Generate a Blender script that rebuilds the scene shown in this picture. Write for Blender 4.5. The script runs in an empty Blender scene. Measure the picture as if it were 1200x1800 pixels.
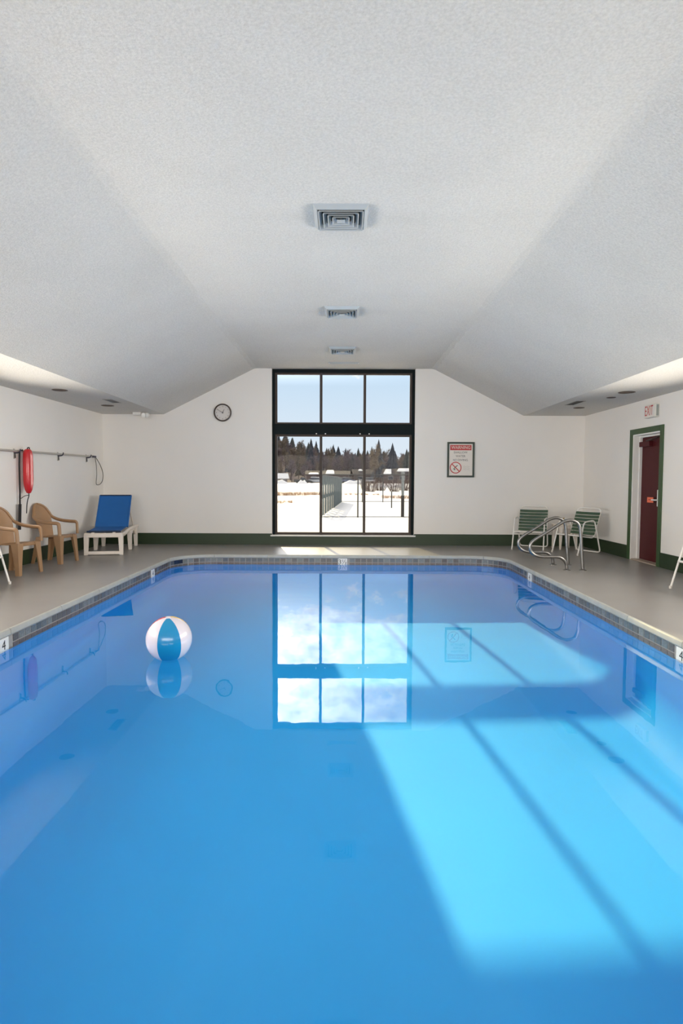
import bpy, math, random
from mathutils import Vector, Matrix
from mathutils.geometry import tessellate_polygon
random.seed(7)
scene = bpy.context.scene
col = scene.collection
R = math.radians

# ------------------------------------------------------------------ camera
cd = bpy.data.cameras.new('camera')
cd.sensor_fit = 'VERTICAL'; cd.sensor_height = 36.0; cd.sensor_width = 24.0
cd.lens = 1050.0 / 1800.0 * 36.0
cd.clip_start = .05; cd.clip_end = 2000
cam = bpy.data.objects.new('camera', cd); col.objects.link(cam)
cam.matrix_world = (Matrix.Translation((0, 0, 1.27)) @ Matrix.Rotation(4 / 1050, 4, 'Z')
                    @ Matrix.Rotation(math.pi / 2 - math.atan(54 / 1050), 4, 'X') @ Matrix.Rotation(R(.25), 4, 'Z'))
scene.camera = cam

# ------------------------------------------------------------------ exposure
vs = scene.view_settings
vs.view_transform = 'Standard'; vs.look = 'None'; vs.gamma = 1.0; vs.use_curve_mapping = False
vs.exposure = 0.0
scene.cycles.use_denoising = True
scene.cycles.max_bounces = 14
scene.cycles.diffuse_bounces = 7
scene.cycles.transmission_bounces = 8
scene.cycles.transparent_max_bounces = 16
scene.cycles.sample_clamp_indirect = 6.0
scene.cycles.caustics_refractive = True
scene.cycles.caustics_reflective = False

# ------------------------------------------------------------------ sun and sky
SUN_SLOPE_X, SUN_SLOPE_Z = .213, .46            # light travels +x and down while coming towards -y
sun_dir = Vector((-SUN_SLOPE_X, 1.0, SUN_SLOPE_Z)).normalized()      # towards the sun
sl = bpy.data.lights.new('sun', 'SUN'); sl.energy = 4.0; sl.color = (1.0, .82, .44); sl.angle = R(.75)
so = bpy.data.objects.new('sun', sl); col.objects.link(so)
so.rotation_euler = sun_dir.to_track_quat('Z', 'Y').to_euler(); so.location = (-20, 60, 30)
sl.cycles.is_caustics_light = True

world = bpy.data.worlds.new('winter_sky'); scene.world = world
world.use_nodes = True
wt = world.node_tree; wt.nodes.clear()
def wn(t, **k):
    n = wt.nodes.new(t)
    for a, v in k.items(): setattr(n, a, v)
    return n
def wl(a, b): wt.links.new(a, b)
def wmath(op, a, b=None, clamp=False):
    n = wn('ShaderNodeMath', operation=op, use_clamp=clamp)
    for i, v in enumerate((a, b)):
        if v is None: continue
        if isinstance(v, (int, float)): n.inputs[i].default_value = v
        else: wl(v, n.inputs[i])
    return n.outputs[0]
tc = wn('ShaderNodeTexCoord')
sep = wn('ShaderNodeSeparateXYZ'); wl(tc.outputs['Generated'], sep.inputs[0])
grad = wn('ShaderNodeValToRGB')
e = grad.color_ramp.elements
e[0].position = 0.0; e[0].color = (.86, .93, 1.0, 1)
e[1].position = .9; e[1].color = (.22, .42, .85, 1)
k = grad.color_ramp.elements.new(.10); k.color = (.74, .87, 1.0, 1)
k = grad.color_ramp.elements.new(.19); k.color = (.60, .80, 1.0, 1)
wl(sep.outputs['Z'], grad.inputs[0])
# cloud bank that begins some 13 degrees above the horizon
mp = wn('ShaderNodeMapping'); mp.inputs['Scale'].default_value = (13.0, 13.0, 20.0); mp.inputs['Location'].default_value = (.6, .3, 1.7)
wl(tc.outputs['Generated'], mp.inputs[0])
nz = wn('ShaderNodeTexNoise'); nz.inputs['Scale'].default_value = 1.6; nz.inputs['Detail'].default_value = 8; nz.inputs['Roughness'].default_value = .62
wl(mp.outputs[0], nz.inputs['Vector'])
rise = wmath('MULTIPLY', wmath('SUBTRACT', sep.outputs['Z'], .19), 4.2)
rise = wmath('MINIMUM', wmath('MAXIMUM', rise, -.6), .22)
cover = wmath('ADD', nz.outputs[0], rise)
cover = wmath('MULTIPLY', wmath('SUBTRACT', cover, .53), 9.0, True)
thick = wn('ShaderNodeTexNoise'); thick.inputs['Scale'].default_value = 2.6; thick.inputs['Detail'].default_value = 6
wl(mp.outputs[0], thick.inputs['Vector'])
cshade = wmath('ADD', wmath('MULTIPLY', thick.outputs[0], 1.3), .15)
# aureole of the veiled sun
dot = wn('ShaderNodeVectorMath', operation='DOT_PRODUCT'); wl(tc.outputs['Generated'], dot.inputs[0]); dot.inputs[1].default_value = sun_dir
dpos = wmath('MAXIMUM', dot.outputs['Value'], 0.0)
glow = wmath('ADD', wmath('MULTIPLY', wmath('POWER', dpos, 42.0), 9.0), wmath('MULTIPLY', wmath('POWER', dpos, 8.0), .15))
lowfade = wmath('MULTIPLY', wmath('SUBTRACT', sep.outputs['Z'], .155), 10.0, True)     # the haze near the ground hides the glow
glow = wmath('MULTIPLY', glow, lowfade)
cl = wn('ShaderNodeCombineXYZ')
cb = wmath('MULTIPLY', cshade, wmath('ADD', wmath('MULTIPLY', glow, 1.25), 1.25))
for i, f in enumerate((1.0, .97, .95)): wl(wmath('MULTIPLY', cb, f), cl.inputs[i])
gb = wn('ShaderNodeVectorMath', operation='SCALE'); gb.inputs[0].default_value = (.97, .98, 1.0); wl(wmath('MULTIPLY', glow, .85), gb.inputs['Scale'])
clear = wn('ShaderNodeVectorMath', operation='ADD'); wl(grad.outputs[0], clear.inputs[0]); wl(gb.outputs[0], clear.inputs[1])
mixs = wn('ShaderNodeMix', data_type='RGBA'); wl(cover, mixs.inputs['Factor']); wl(clear.outputs[0], mixs.inputs[6]); wl(cl.outputs[0], mixs.inputs[7])
bg = wn('ShaderNodeBackground'); wl(mixs.outputs[2], bg.inputs[0]); bg.inputs[1].default_value = .94
wo = wn('ShaderNodeOutputWorld'); wl(bg.outputs[0], wo.inputs[0])

# room dimensions (metres, deck level z = 0, camera above the near end of the pool)
XL, XR, YF, YB = -4.79, 4.76, 11.9, -3.2
ZS, ZC = 2.58, 3.487            # soffit, flat ceiling
SXL, SXR, FXL, FXR = -3.57, 3.54, -1.765, 1.755
WX0, WX1, WZ0 = -1.432, 1.402, .195          # window opening
PX0, PX1, PY0, PY1, PR = -2.83, 2.70, .45, 10.16, .62   # pool rim
WATER = -.15

# fill lamps added in made-up side and back windows to brighten the room
def fill_light(name, loc, rot, sx, sy, power, color, spread=180):
    l = bpy.data.lights.new(name, 'AREA'); l.shape = 'RECTANGLE'; l.size = sx; l.size_y = sy; l.energy = power; l.color = color; l.spread = R(spread)
    o = bpy.data.objects.new(name, l); col.objects.link(o); o.location = loc; o.rotation_euler = rot
    return o
SWY0, SWY1, SWZ0, SWZ1 = 2.6, 8.2, .95, 2.15
fill_light('fill_light_left', (XL - .22, (SWY0 + SWY1) / 2, (SWZ0 + SWZ1) / 2), (0, R(-90), 0), SWZ1 - SWZ0, SWY1 - SWY0, 215, (1.0, .92, .82), 125)
fill_light('fill_light_right', (XR + .22, (SWY0 + SWY1) / 2, (SWZ0 + SWZ1) / 2), (0, R(90), 0), SWZ1 - SWZ0, SWY1 - SWY0, 215, (1.0, .92, .82), 125)
BWX0, BWX1, BWZ0, BWZ1 = -4.3, 4.3, .75, 2.5
fill_light('fill_light_back', (0, YB - .2, (BWZ0 + BWZ1) / 2), (R(90), 0, 0), BWX1 - BWX0, BWZ1 - BWZ0, 350, (1.0, .94, .87), 150)

# ================================================================== helpers
def lin(v):
    v /= 255.0
    return v / 12.92 if v <= .04045 else ((v + .055) / 1.055) ** 2.4
def rgb(r, g, b): return (lin(r), lin(g), lin(b), 1.0)

MATS = {}
def mat(name, color, rough=.5, metal=0.0, var=.06, vscale=6.0, bump=0.0, bscale=120.0, spec=.5, coat=0.0, detail=3.0, stretch=None):
    m = bpy.data.materials.new(name); m.use_nodes = True
    nt = m.node_tree; b = nt.nodes['Principled BSDF']
    b.inputs['Roughness'].default_value = rough; b.inputs['Metallic'].default_value = metal
    b.inputs['Specular IOR Level'].default_value = spec; b.inputs['Coat Weight'].default_value = coat
    t = nt.nodes.new('ShaderNodeTexCoord')
    vec = t.outputs['Object']
    if stretch:
        mpn = nt.nodes.new('ShaderNodeMapping'); mpn.inputs['Scale'].default_value = stretch
        nt.links.new(vec, mpn.inputs[0]); vec = mpn.outputs[0]
    n = nt.nodes.new('ShaderNodeTexNoise'); n.inputs['Scale'].default_value = vscale; n.inputs['Detail'].default_value = detail
    nt.links.new(vec, n.inputs['Vector'])
    rp = nt.nodes.new('ShaderNodeValToRGB')
    rp.color_ramp.elements[0].position = .25; rp.color_ramp.elements[1].position = .75
    rp.color_ramp.elements[0].color = tuple(max(0, c * (1 - var)) for c in color[:3]) + (1,)
    rp.color_ramp.elements[1].color = tuple(min(1, c * (1 + var)) for c in color[:3]) + (1,)
    nt.links.new(n.outputs[0], rp.inputs[0]); nt.links.new(rp.outputs[0], b.inputs['Base Color'])
    if bump:
        n2 = nt.nodes.new('ShaderNodeTexNoise'); n2.inputs['Scale'].default_value = bscale; n2.inputs['Detail'].default_value = 4
        nt.links.new(t.outputs['Object'], n2.inputs['Vector'])
        bp = nt.nodes.new('ShaderNodeBump'); bp.inputs['Strength'].default_value = bump; bp.inputs['Distance'].default_value = .01
        nt.links.new(n2.outputs[0], bp.inputs['Height']); nt.links.new(bp.outputs[0], b.inputs['Normal'])
    MATS[name] = m
    return m

def glass_mat(name, tint, gloss):
    m = bpy.data.materials.new(name); m.use_nodes = True
    nt = m.node_tree; nt.nodes.clear()
    o = nt.nodes.new('ShaderNodeOutputMaterial'); mx = nt.nodes.new('ShaderNodeMixShader')
    tr = nt.nodes.new('ShaderNodeBsdfTransparent'); tr.inputs[0].default_value = tint
    gl = nt.nodes.new('ShaderNodeBsdfGlossy'); gl.inputs['Roughness'].default_value = .02
    fr = nt.nodes.new('ShaderNodeFresnel'); fr.inputs[0].default_value = gloss
    nt.links.new(fr.outputs[0], mx.inputs[0]); nt.links.new(tr.outputs[0], mx.inputs[1]); nt.links.new(gl.outputs[0], mx.inputs[2])
    nt.links.new(mx.outputs[0], o.inputs[0])
    return m

class MB:
    def __init__(s): s.v = []; s.f = []
    def add(s, vs, fs):
        o = len(s.v); s.v += [tuple(p) for p in vs]; s.f += [tuple(i + o for i in f) for f in fs]; return s
    def box(s, c, d, m=None):
        x, y, z = (k / 2 for k in d)
        vs = [Vector((a * x, b * y, e * z)) for a in (-1, 1) for b in (-1, 1) for e in (-1, 1)]
        if m is not None: vs = [m @ p for p in vs]
        c = Vector(c)
        return s.add([p + c for p in vs], [(0, 1, 3, 2), (4, 6, 7, 5), (0, 4, 5, 1), (2, 3, 7, 6), (0, 2, 6, 4), (1, 5, 7, 3)])
    def bb(s, x0, x1, y0, y1, z0, z1):
        return s.box(((x0 + x1) / 2, (y0 + y1) / 2, (z0 + z1) / 2), (abs(x1 - x0), abs(y1 - y0), abs(z1 - z0)))
    def hexa(s, lo, hi):                       # 4 lower points and 4 upper points
        return s.add(list(lo) + list(hi), [(3, 2, 1, 0), (4, 5, 6, 7), (0, 1, 5, 4), (1, 2, 6, 5), (2, 3, 7, 6), (3, 0, 4, 7)])
    def tube(s, pts, r, n=10, closed=False, sx=1.0, up=None):
        pts = [Vector(p) for p in pts]; N = len(pts)
        rr = r if isinstance(r, (list, tuple)) else [r] * N
        o = len(s.v); prev = None
        for i, p in enumerate(pts):
            a = pts[i - 1] if (i or closed) else p
            b = pts[(i + 1) % N] if (i < N - 1 or closed) else p
            t = (b - a).normalized()
            if prev is None:
                q = Vector(up) if up else (Vector((0, 0, 1)) if abs(t.z) < .9 else Vector((1, 0, 0)))
            else: q = prev
            u = (q - t * q.dot(t)).normalized(); w = t.cross(u); prev = u
            for j in range(n):
                an = 2 * math.pi * j / n
                s.v.append(tuple(p + u * (math.cos(an) * rr[i]) + w * (math.sin(an) * rr[i] * sx)))
        M = N if closed else N - 1
        for i in range(M):
            for j in range(n):
                a = o + i * n + j; b = o + i * n + (j + 1) % n; i2 = (i + 1) % N
                s.f.append((a, b, o + i2 * n + (j + 1) % n, o + i2 * n + j))
        if not closed:
            s.f.append(tuple(o + j for j in reversed(range(n)))); s.f.append(tuple(o + (N - 1) * n + j for j in range(n)))
        return s
    def lathe(s, prof, c=(0, 0, 0), n=24, m=None):      # profile of (radius, z)
        o = len(s.v); c = Vector(c)
        for r, z in prof:
            for j in range(n):
                p = Vector((r * math.cos(2 * math.pi * j / n), r * math.sin(2 * math.pi * j / n), z))
                if m is not None: p = m @ p
                s.v.append(tuple(p + c))
        for i in range(len(prof) - 1):
            for j in range(n):
                a = o + i * n + j; b = o + i * n + (j + 1) % n
                s.f.append((a, b, b + n, a + n))
        if prof[0][0] > 1e-6: s.f.append(tuple(o + j for j in reversed(range(n))))
        if prof[-1][0] > 1e-6: s.f.append(tuple(o + (len(prof) - 1) * n + j for j in range(n)))
        return s
    def prism(s, poly, fn, depth):                # 2D polygon, fn(u, v, w) -> 3D
        n = len(poly)
        vs = [fn(u, v, 0) for u, v in poly] + [fn(u, v, depth) for u, v in poly]
        return s.add(vs, [tuple(range(n))[::-1], tuple(range(n, 2 * n))] + [(i, (i + 1) % n, (i + 1) % n + n, i + n) for i in range(n)])
    def sheet(s, grid, th):                       # grid[i][j] of points, thickness along the grid normal
        ni, nj = len(grid), len(grid[0]); o = len(s.v)
        nor = []
        for i in range(ni):
            for j in range(nj):
                a = Vector(grid[min(i + 1, ni - 1)][j]) - Vector(grid[max(i - 1, 0)][j])
                b = Vector(grid[i][min(j + 1, nj - 1)]) - Vector(grid[i][max(j - 1, 0)])
                nn = a.cross(b); nor.append(nn.normalized() if nn.length > 1e-9 else Vector((0, 0, 1)))
        for side in (.5, -.5):
            for i in range(ni):
                for j in range(nj):
                    s.v.append(tuple(Vector(grid[i][j]) + nor[i * nj + j] * th * side))
        K = ni * nj
        for i in range(ni - 1):
            for j in range(nj - 1):
                a = o + i * nj + j
                s.f.append((a, a + nj, a + nj + 1, a + 1)); s.f.append((a + K, a + K + 1, a + K + nj + 1, a + K + nj))
        rim = [(0, j) for j in range(nj)] + [(i, nj - 1) for i in range(1, ni)] + [(ni - 1, j) for j in range(nj - 2, -1, -1)] + [(i, 0) for i in range(ni - 2, 0, -1)]
        for q in range(len(rim)):
            a = o + rim[q][0] * nj + rim[q][1]; b = o + rim[(q + 1) % len(rim)][0] * nj + rim[(q + 1) % len(rim)][1]
            s.f.append((a, b, b + K, a + K))
        return s
    def mesh(s, name, m, smooth=False):
        me = bpy.data.meshes.new(name); me.from_pydata(s.v, [], s.f)
        me.validate(); 
        if m: me.materials.append(m)
        import bmesh
        bm = bmesh.new(); bm.from_mesh(me); bmesh.ops.recalc_face_normals(bm, faces=bm.faces); bm.to_mesh(me); bm.free()
        if smooth:
            me.polygons.foreach_set('use_smooth', [True] * len(me.polygons))
            me.set_sharp_from_angle(angle=R(40))
        me.update()
        return me
    def build(s, name, m, parent=None, smooth=False, bevel=0.0):
        o = bpy.data.objects.new(name, s.mesh(name, m, smooth)); col.objects.link(o)
        if parent: o.parent = parent
        if bevel:
            b = o.modifiers.new('bevel', 'BEVEL'); b.width = bevel; b.segments = 2; b.limit_method = 'ANGLE'; b.angle_limit = R(50)
        return o

def tag(o, label=None, cat=None, group=None, kind=None):
    for k_, v_ in (('label', label), ('category', cat), ('group', group), ('kind', kind)):
        if v_: o[k_] = v_
    return o
def thing(name, label, cat, loc=(0, 0, 0), rz=0.0, group=None, kind=None):
    o = bpy.data.objects.new(name, None); col.objects.link(o); o.empty_display_size = .1
    o.location = loc; o.rotation_euler = (0, 0, rz)
    return tag(o, label, cat, group, kind)
def copy_tree(o, parent=None):
    c = o.copy(); col.objects.link(c)
    if parent: c.parent = parent
    for ch in o.children: copy_tree(ch, c)
    return c
def bez(points, rad, n=5):
    """polyline with rounded corners"""
    pts = [Vector(p) for p in points]; out = [pts[0]]
    rads = rad if isinstance(rad, (list, tuple)) else [rad] * len(pts)
    for i in range(1, len(pts) - 1):
        a, b, c = pts[i - 1], pts[i], pts[i + 1]
        d1 = min(rads[i], (a - b).length * .49); d2 = min(rads[i], (c - b).length * .49)
        p0 = b + (a - b).normalized() * d1; p2 = b + (c - b).normalized() * d2
        for k_ in range(n + 1):
            t = k_ / n; out.append(p0 * (1 - t) ** 2 + b * 2 * t * (1 - t) + p2 * t * t)
    out.append(pts[-1]); return out
def spline(points, n=8):
    """Catmull-Rom through the points"""
    p = [Vector(q) for q in points]; p = [p[0] * 2 - p[1]] + p + [p[-1] * 2 - p[-2]]; out = []
    for i in range(1, len(p) - 2):
        for k_ in range(n):
            t = k_ / n
            out.append(.5 * ((2 * p[i]) + (p[i + 1] - p[i - 1]) * t + (2 * p[i - 1] - 5 * p[i] + 4 * p[i + 1] - p[i + 2]) * t * t + (3 * p[i] - p[i - 1] - 3 * p[i + 1] + p[i + 2]) * t ** 3))
    out.append(p[-2]); return out
def fill(outer, holes, fn):
    polys = [[Vector((u, v, 0)) for u, v in outer]] + [[Vector((u, v, 0)) for u, v in h] for h in holes]
    tris = tessellate_polygon(polys); flat = [p for q in polys for p in q]
    return [fn(p.x, p.y) for p in flat], [tuple(t) for t in tris]
def circle(cx, cy, r, n=28): return [(cx + r * math.cos(2 * math.pi * i / n), cy + r * math.sin(2 * math.pi * i / n)) for i in range(n)]
def rect(x0, x1, y0, y1): return [(x0, y0), (x1, y0), (x1, y1), (x0, y1)]
FONT = None
def text(name, s, size, m, parent, M, width=None, depth=.0006):
    cu = bpy.data.curves.new(name, 'FONT'); cu.body = s; cu.size = size; cu.align_x = 'CENTER'; cu.align_y = 'CENTER'; cu.extrude = depth / 2
    cu.resolution_u = 3
    o = bpy.data.objects.new(name, cu); col.objects.link(o)
    dg = bpy.context.evaluated_depsgraph_get()
    me = bpy.data.meshes.new_from_object(o.evaluated_get(dg)); bpy.data.objects.remove(o)
    me.name = name; me.materials.clear(); me.materials.append(m)
    if width:
        xs = [v.co.x for v in me.vertices]; w = max(xs) - min(xs); mid = (max(xs) + min(xs)) / 2
        for v in me.vertices: v.co.x = (v.co.x - mid) * width / w
    me.transform(M)
    t = bpy.data.objects.new(name, me); col.objects.link(t)
    if parent: t.parent = parent
    return t
def struct(o, label=None, cat=None): return tag(o, label, cat, None, 'structure')

# ================================================================== materials
M_wall = mat('wall_paint', rgb(236, 232, 227), .6, var=.015, vscale=1.5, bump=.05, bscale=90)
M_ceil = mat('ceiling_texture', rgb(214, 210, 203), .85, var=.035, vscale=1.3, bump=.55, bscale=70, detail=6)
# stucco speckle, then dust streaks on the ceiling beside the air vents
nt = M_ceil.node_tree; bs = nt.nodes['Principled BSDF']; src = bs.inputs['Base Color'].links[0].from_socket
tcn = nt.nodes.new('ShaderNodeTexCoord'); fac = None
spk = nt.nodes.new('ShaderNodeTexNoise'); spk.inputs['Scale'].default_value = 55.0; spk.inputs['Detail'].default_value = 3.0; spk.inputs['Roughness'].default_value = .7; nt.links.new(tcn.outputs['Object'], spk.inputs['Vector'])
spr = nt.nodes.new('ShaderNodeMapRange'); spr.inputs['From Min'].default_value = .3; spr.inputs['From Max'].default_value = .7; spr.inputs['To Min'].default_value = .86; spr.inputs['To Max'].default_value = 1.07; nt.links.new(spk.outputs[0], spr.inputs['Value'])
vm = nt.nodes.new('ShaderNodeVectorMath'); vm.operation = 'SCALE'; nt.links.new(src, vm.inputs[0]); nt.links.new(spr.outputs[0], vm.inputs['Scale']); src = vm.outputs[0]
for vy, amt in ((5.16, .30), (7.95, .22), (10.2, .12)):
    mpn = nt.nodes.new('ShaderNodeMapping'); mpn.inputs['Location'].default_value = (.035 * .6, -vy * 4.2, -ZC * .001); mpn.inputs['Scale'].default_value = (.6, 4.2, .001)
    nt.links.new(tcn.outputs['Object'], mpn.inputs[0])
    gr = nt.nodes.new('ShaderNodeTexGradient'); gr.gradient_type = 'QUADRATIC_SPHERE'; nt.links.new(mpn.outputs[0], gr.inputs[0])
    mu = nt.nodes.new('ShaderNodeMath'); mu.operation = 'MULTIPLY'; mu.inputs[1].default_value = amt; nt.links.new(gr.outputs['Fac'], mu.inputs[0])
    if fac is None: fac = mu.outputs[0]
    else:
        ad = nt.nodes.new('ShaderNodeMath'); ad.operation = 'ADD'; nt.links.new(fac, ad.inputs[0]); nt.links.new(mu.outputs[0], ad.inputs[1]); fac = ad.outputs[0]
nzs = nt.nodes.new('ShaderNodeTexNoise'); nzs.inputs['Scale'].default_value = 5.0; nzs.inputs['Detail'].default_value = 5; nt.links.new(tcn.outputs['Object'], nzs.inputs['Vector'])
mm = nt.nodes.new('ShaderNodeMath'); mm.operation = 'MULTIPLY'; nt.links.new(fac, mm.inputs[0]); nt.links.new(nzs.outputs[0], mm.inputs[1])
mxs = nt.nodes.new('ShaderNodeMix'); mxs.data_type = 'RGBA'; nt.links.new(mm.outputs[0], mxs.inputs['Factor']); nt.links.new(src, mxs.inputs[6]); mxs.inputs[7].default_value = rgb(120, 122, 120)
nt.links.new(mxs.outputs[2], bs.inputs['Base Color'])
M_deck = mat('deck_paint', rgb(131, 128, 125), .34, var=.05, vscale=2.2, bump=.03, bscale=60, spec=.5)
M_green = mat('green_paint', rgb(32, 52, 28), .45, var=.1, vscale=3)
M_greenl = mat('green_casing_paint', rgb(48, 76, 42), .4, var=.08, vscale=4)
M_frame = mat('dark_window_trim', rgb(12, 24, 27), .6, var=.1, spec=.15)
M_alu = mat('bronze_aluminium', rgb(76, 68, 65), .6, .0, var=.06, spec=.2)
M_white = mat('white_gloss_paint', rgb(232, 230, 226), .35, var=.02)
M_coping = mat('coping_concrete', rgb(164, 165, 160), .55, var=.08, vscale=9, bump=.1, bscale=80)
M_grout = mat('tile_grout', rgb(150, 146, 140), .6, var=.08, vscale=30)
M_pool = mat('pool_paint', (.003, .41, .95, 1), .6, var=.03, vscale=1.5)
TILES = [mat('slate_tile_%d' % i, c, .3, var=.25, vscale=60) for i, c in enumerate((rgb(92, 98, 102), rgb(76, 82, 88), rgb(108, 112, 112), rgb(84, 80, 78)))]
M_tile_low = mat('umber_tile', rgb(96, 84, 78), .3, var=.3, vscale=40)
M_tile_navy = mat('navy_tile', rgb(24, 34, 56), .25)
M_marker = mat('white_marker_tile', rgb(226, 224, 218), .3, var=.03)
M_black = mat('black_print', rgb(30, 30, 30), .5)
M_steel = mat('brushed_stainless', rgb(142, 140, 138), .32, 1.0, var=.04)
M_galv = mat('pole_aluminium', rgb(196, 192, 186), .38, .6, var=.04)
M_glass = glass_mat('window_glass', (.985, .99, .99, 1), 1.10)

# ================================================================== structure: deck, pool
def rrect(x0, x1, y0, y1, r, n=14):
    pts = []
    for cx, cy, a0 in ((x1 - r, y0 + r, -90), (x1 - r, y1 - r, 0), (x0 + r, y1 - r, 90), (x0 + r, y0 + r, 180)):
        for i in range(n + 1):
            a = R(a0 + 90 * i / n); pts.append((cx + r * math.cos(a), cy + r * math.sin(a)))
    return pts
LIP = .02
deck = MB(); v, f = fill(rect(XL, XR, YB, YF), [rrect(PX0 - LIP, PX1 + LIP, PY0 - LIP, PY1 + LIP, PR + LIP)], lambda x, y: (x, y, 0)); deck.add(v, f)
struct(deck.build('floor', M_deck), 'grey painted concrete pool deck around the pool')

def pool_depth(y): return 1.70 + (5.0 - y) * .04
basin = MB(); rings = []
FIL = .42
steps = [(0, None)] + [(FIL * (1 - math.cos(R(a))), FIL * (1 - math.sin(R(a)))) for a in range(0, 91, 10)]
for ins, up in steps:
    ring = rrect(PX0 + ins, PX1 - ins, PY0 + ins, PY1 - ins, max(PR - ins, .03))
    rings.append([(x, y, -.205 if up is None else -pool_depth(y) + up) for x, y in ring])
n = len(rings[0])
for i, ring in enumerate(rings):
    basin.v += ring
    if i:
        for j in range(n):
            a = (i - 1) * n + j; b = (i - 1) * n + (j + 1) % n
            basin.f.append((a, b, b + n, a + n))
basin.f.append(tuple((len(rings) - 1) * n + j for j in range(n)))
pool = basin.build('pool_basin', M_pool, smooth=True); struct(pool, 'blue painted swimming pool basin under the water')
for p in pool.data.polygons: p.use_smooth = True
pool.data.flip_normals()
pool.cycles.is_caustics_receiver = True

# water surface
wm = bpy.data.materials.new('pool_water'); wm.use_nodes = True
b = wm.node_tree.nodes['Principled BSDF']
b.inputs['Base Color'].default_value = (1, 1, 1, 1); b.inputs['Roughness'].default_value = 0.0; b.inputs['IOR'].default_value = 1.333
b.inputs['Transmission Weight'].default_value = 1.0
wnt = wm.node_tree; wtc = wnt.nodes.new('ShaderNodeTexCoord'); wnz = wnt.nodes.new('ShaderNodeTexNoise'); wnz.inputs['Scale'].default_value = 2.2; wnz.inputs['Detail'].default_value = 3
wbp = wnt.nodes.new('ShaderNodeBump'); wbp.inputs['Strength'].default_value = .012; wbp.inputs['Distance'].default_value = .05
wnt.links.new(wtc.outputs['Object'], wnz.inputs['Vector']); wnt.links.new(wnz.outputs[0], wbp.inputs['Height']); wnt.links.new(wbp.outputs[0], b.inputs['Normal'])
v, f = fill(rect(PX0 - .3, PX1 + 1.2, PY0 - .2, YF - .1), [], lambda x, y: (x, y, WATER))       # runs on under the deck
wobj = MB().add(v, f).build('pool_water', wm)
for p in wobj.data.polygons: p.use_smooth = True
if wobj.data.polygons[0].normal.z < 0: wobj.data.flip_normals()
wobj.cycles.is_caustics_caster = True
tag(wobj, 'still clear water filling the swimming pool', 'water', None, 'stuff')

# rim path
rim = rrect(PX0, PX1, PY0, PY1, PR, 12)
cum = [0.0]
for i in range(len(rim)):
    a, b_ = rim[i], rim[(i + 1) % len(rim)]; cum.append(cum[-1] + math.dist(a, b_))
RIMLEN = cum[-1]
def rim_at(s):
    s %= RIMLEN
    for i in range(len(rim)):
        if cum[i + 1] >= s and cum[i + 1] > cum[i]: break
    a, b_ = rim[i], rim[(i + 1) % len(rim)]; t = (s - cum[i]) / (cum[i + 1] - cum[i])
    d = ((b_[0] - a[0]) / (cum[i + 1] - cum[i]), (b_[1] - a[1]) / (cum[i + 1] - cum[i]))
    return Vector((a[0] + (b_[0] - a[0]) * t, a[1] + (b_[1] - a[1]) * t, 0)), Vector((-d[1], d[0], 0)), Vector((d[0], d[1], 0))   # point, inward normal, tangent
def rim_s(x, y):
    return min((((rim_at(s)[0] - Vector((x, y, 0))).length), s) for s in [RIMLEN * i / 3000 for i in range(3000)])[1]

cop = thing('coping', 'pale concrete coping stones along the pool rim', None, kind='structure')
NST = 32
prof = [(-LIP, -.02), (-LIP, .003), (-LIP + .005, .010), (-.006, .012), (.004, .009), (.011, .0), (.014, -.036), (.006, -.046), (-LIP, -.046)]
for q in range(NST):
    s0 = RIMLEN * q / NST + .003; s1 = RIMLEN * (q + 1) / NST - .003
    mb = MB(); K = 9
    for i in range(K):
        p, nrm, _ = rim_at(s0 + (s1 - s0) * i / (K - 1))
        for o_, z in prof: mb.v.append(tuple(p + nrm * o_ + Vector((0, 0, z))))
    P = len(prof)
    for i in range(K - 1):
        for j in range(P):
            mb.f.append((i * P + j, i * P + (j + 1) % P, (i + 1) * P + (j + 1) % P, (i + 1) * P + j))
    mb.f.append(tuple(range(P))); mb.f.append(tuple((K - 1) * P + j for j in range(P)))
    mb.build('coping_stone', M_coping, cop, smooth=True)

# waterline band: grout, tiles, depth markers
gb_ = MB(); rr_ = rrect(PX0, PX1, PY0, PY1, PR)
gb_.v += [(x, y, -.03) for x, y in rr_] + [(x, y, -.21) for x, y in rr_]
nn_ = len(rr_)
for j in range(nn_): gb_.f.append((j, (j + 1) % nn_, (j + 1) % nn_ + nn_, j + nn_))
band = gb_.build('waterline_band', M_grout); band.parent = pool
SY, FARC = rim_s(PX1, 2.0), None
s_start = rim_s(PX1, 2.6); s_end = rim_s(PX0, 2.6)
if s_end < s_start: s_end += RIMLEN
markers = [(rim_s(PX1, 4.70), '4'), (rim_s(PX1, 8.60), '4'), (rim_s(-.012, PY1), '3\u00bd'), (rim_s(PX0, 8.79), '4'), (rim_s(PX0, 4.90), '4')]
PITCH = .0985
tile_meshes = [MB().box((0, 0, 0), (.084, .006, .060)).mesh('tile', m) for m in TILES]
navy_mesh = MB().box((0, 0, 0), (.094, .007, .064)).mesh('tile', M_tile_navy)
low = MB(); s = s_start; navy_s = [rim_s(PX0 + .10, PY1 - .36)]
count = 0
def frame_at(s, z, off):
    p, nrm, t = rim_at(s); p = p + nrm * off; p.z = z
    return Matrix(((t.x, nrm.x, 0, p.x), (t.y, nrm.y, 0, p.y), (0, 0, 1, p.z), (0, 0, 0, 1)))
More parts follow.
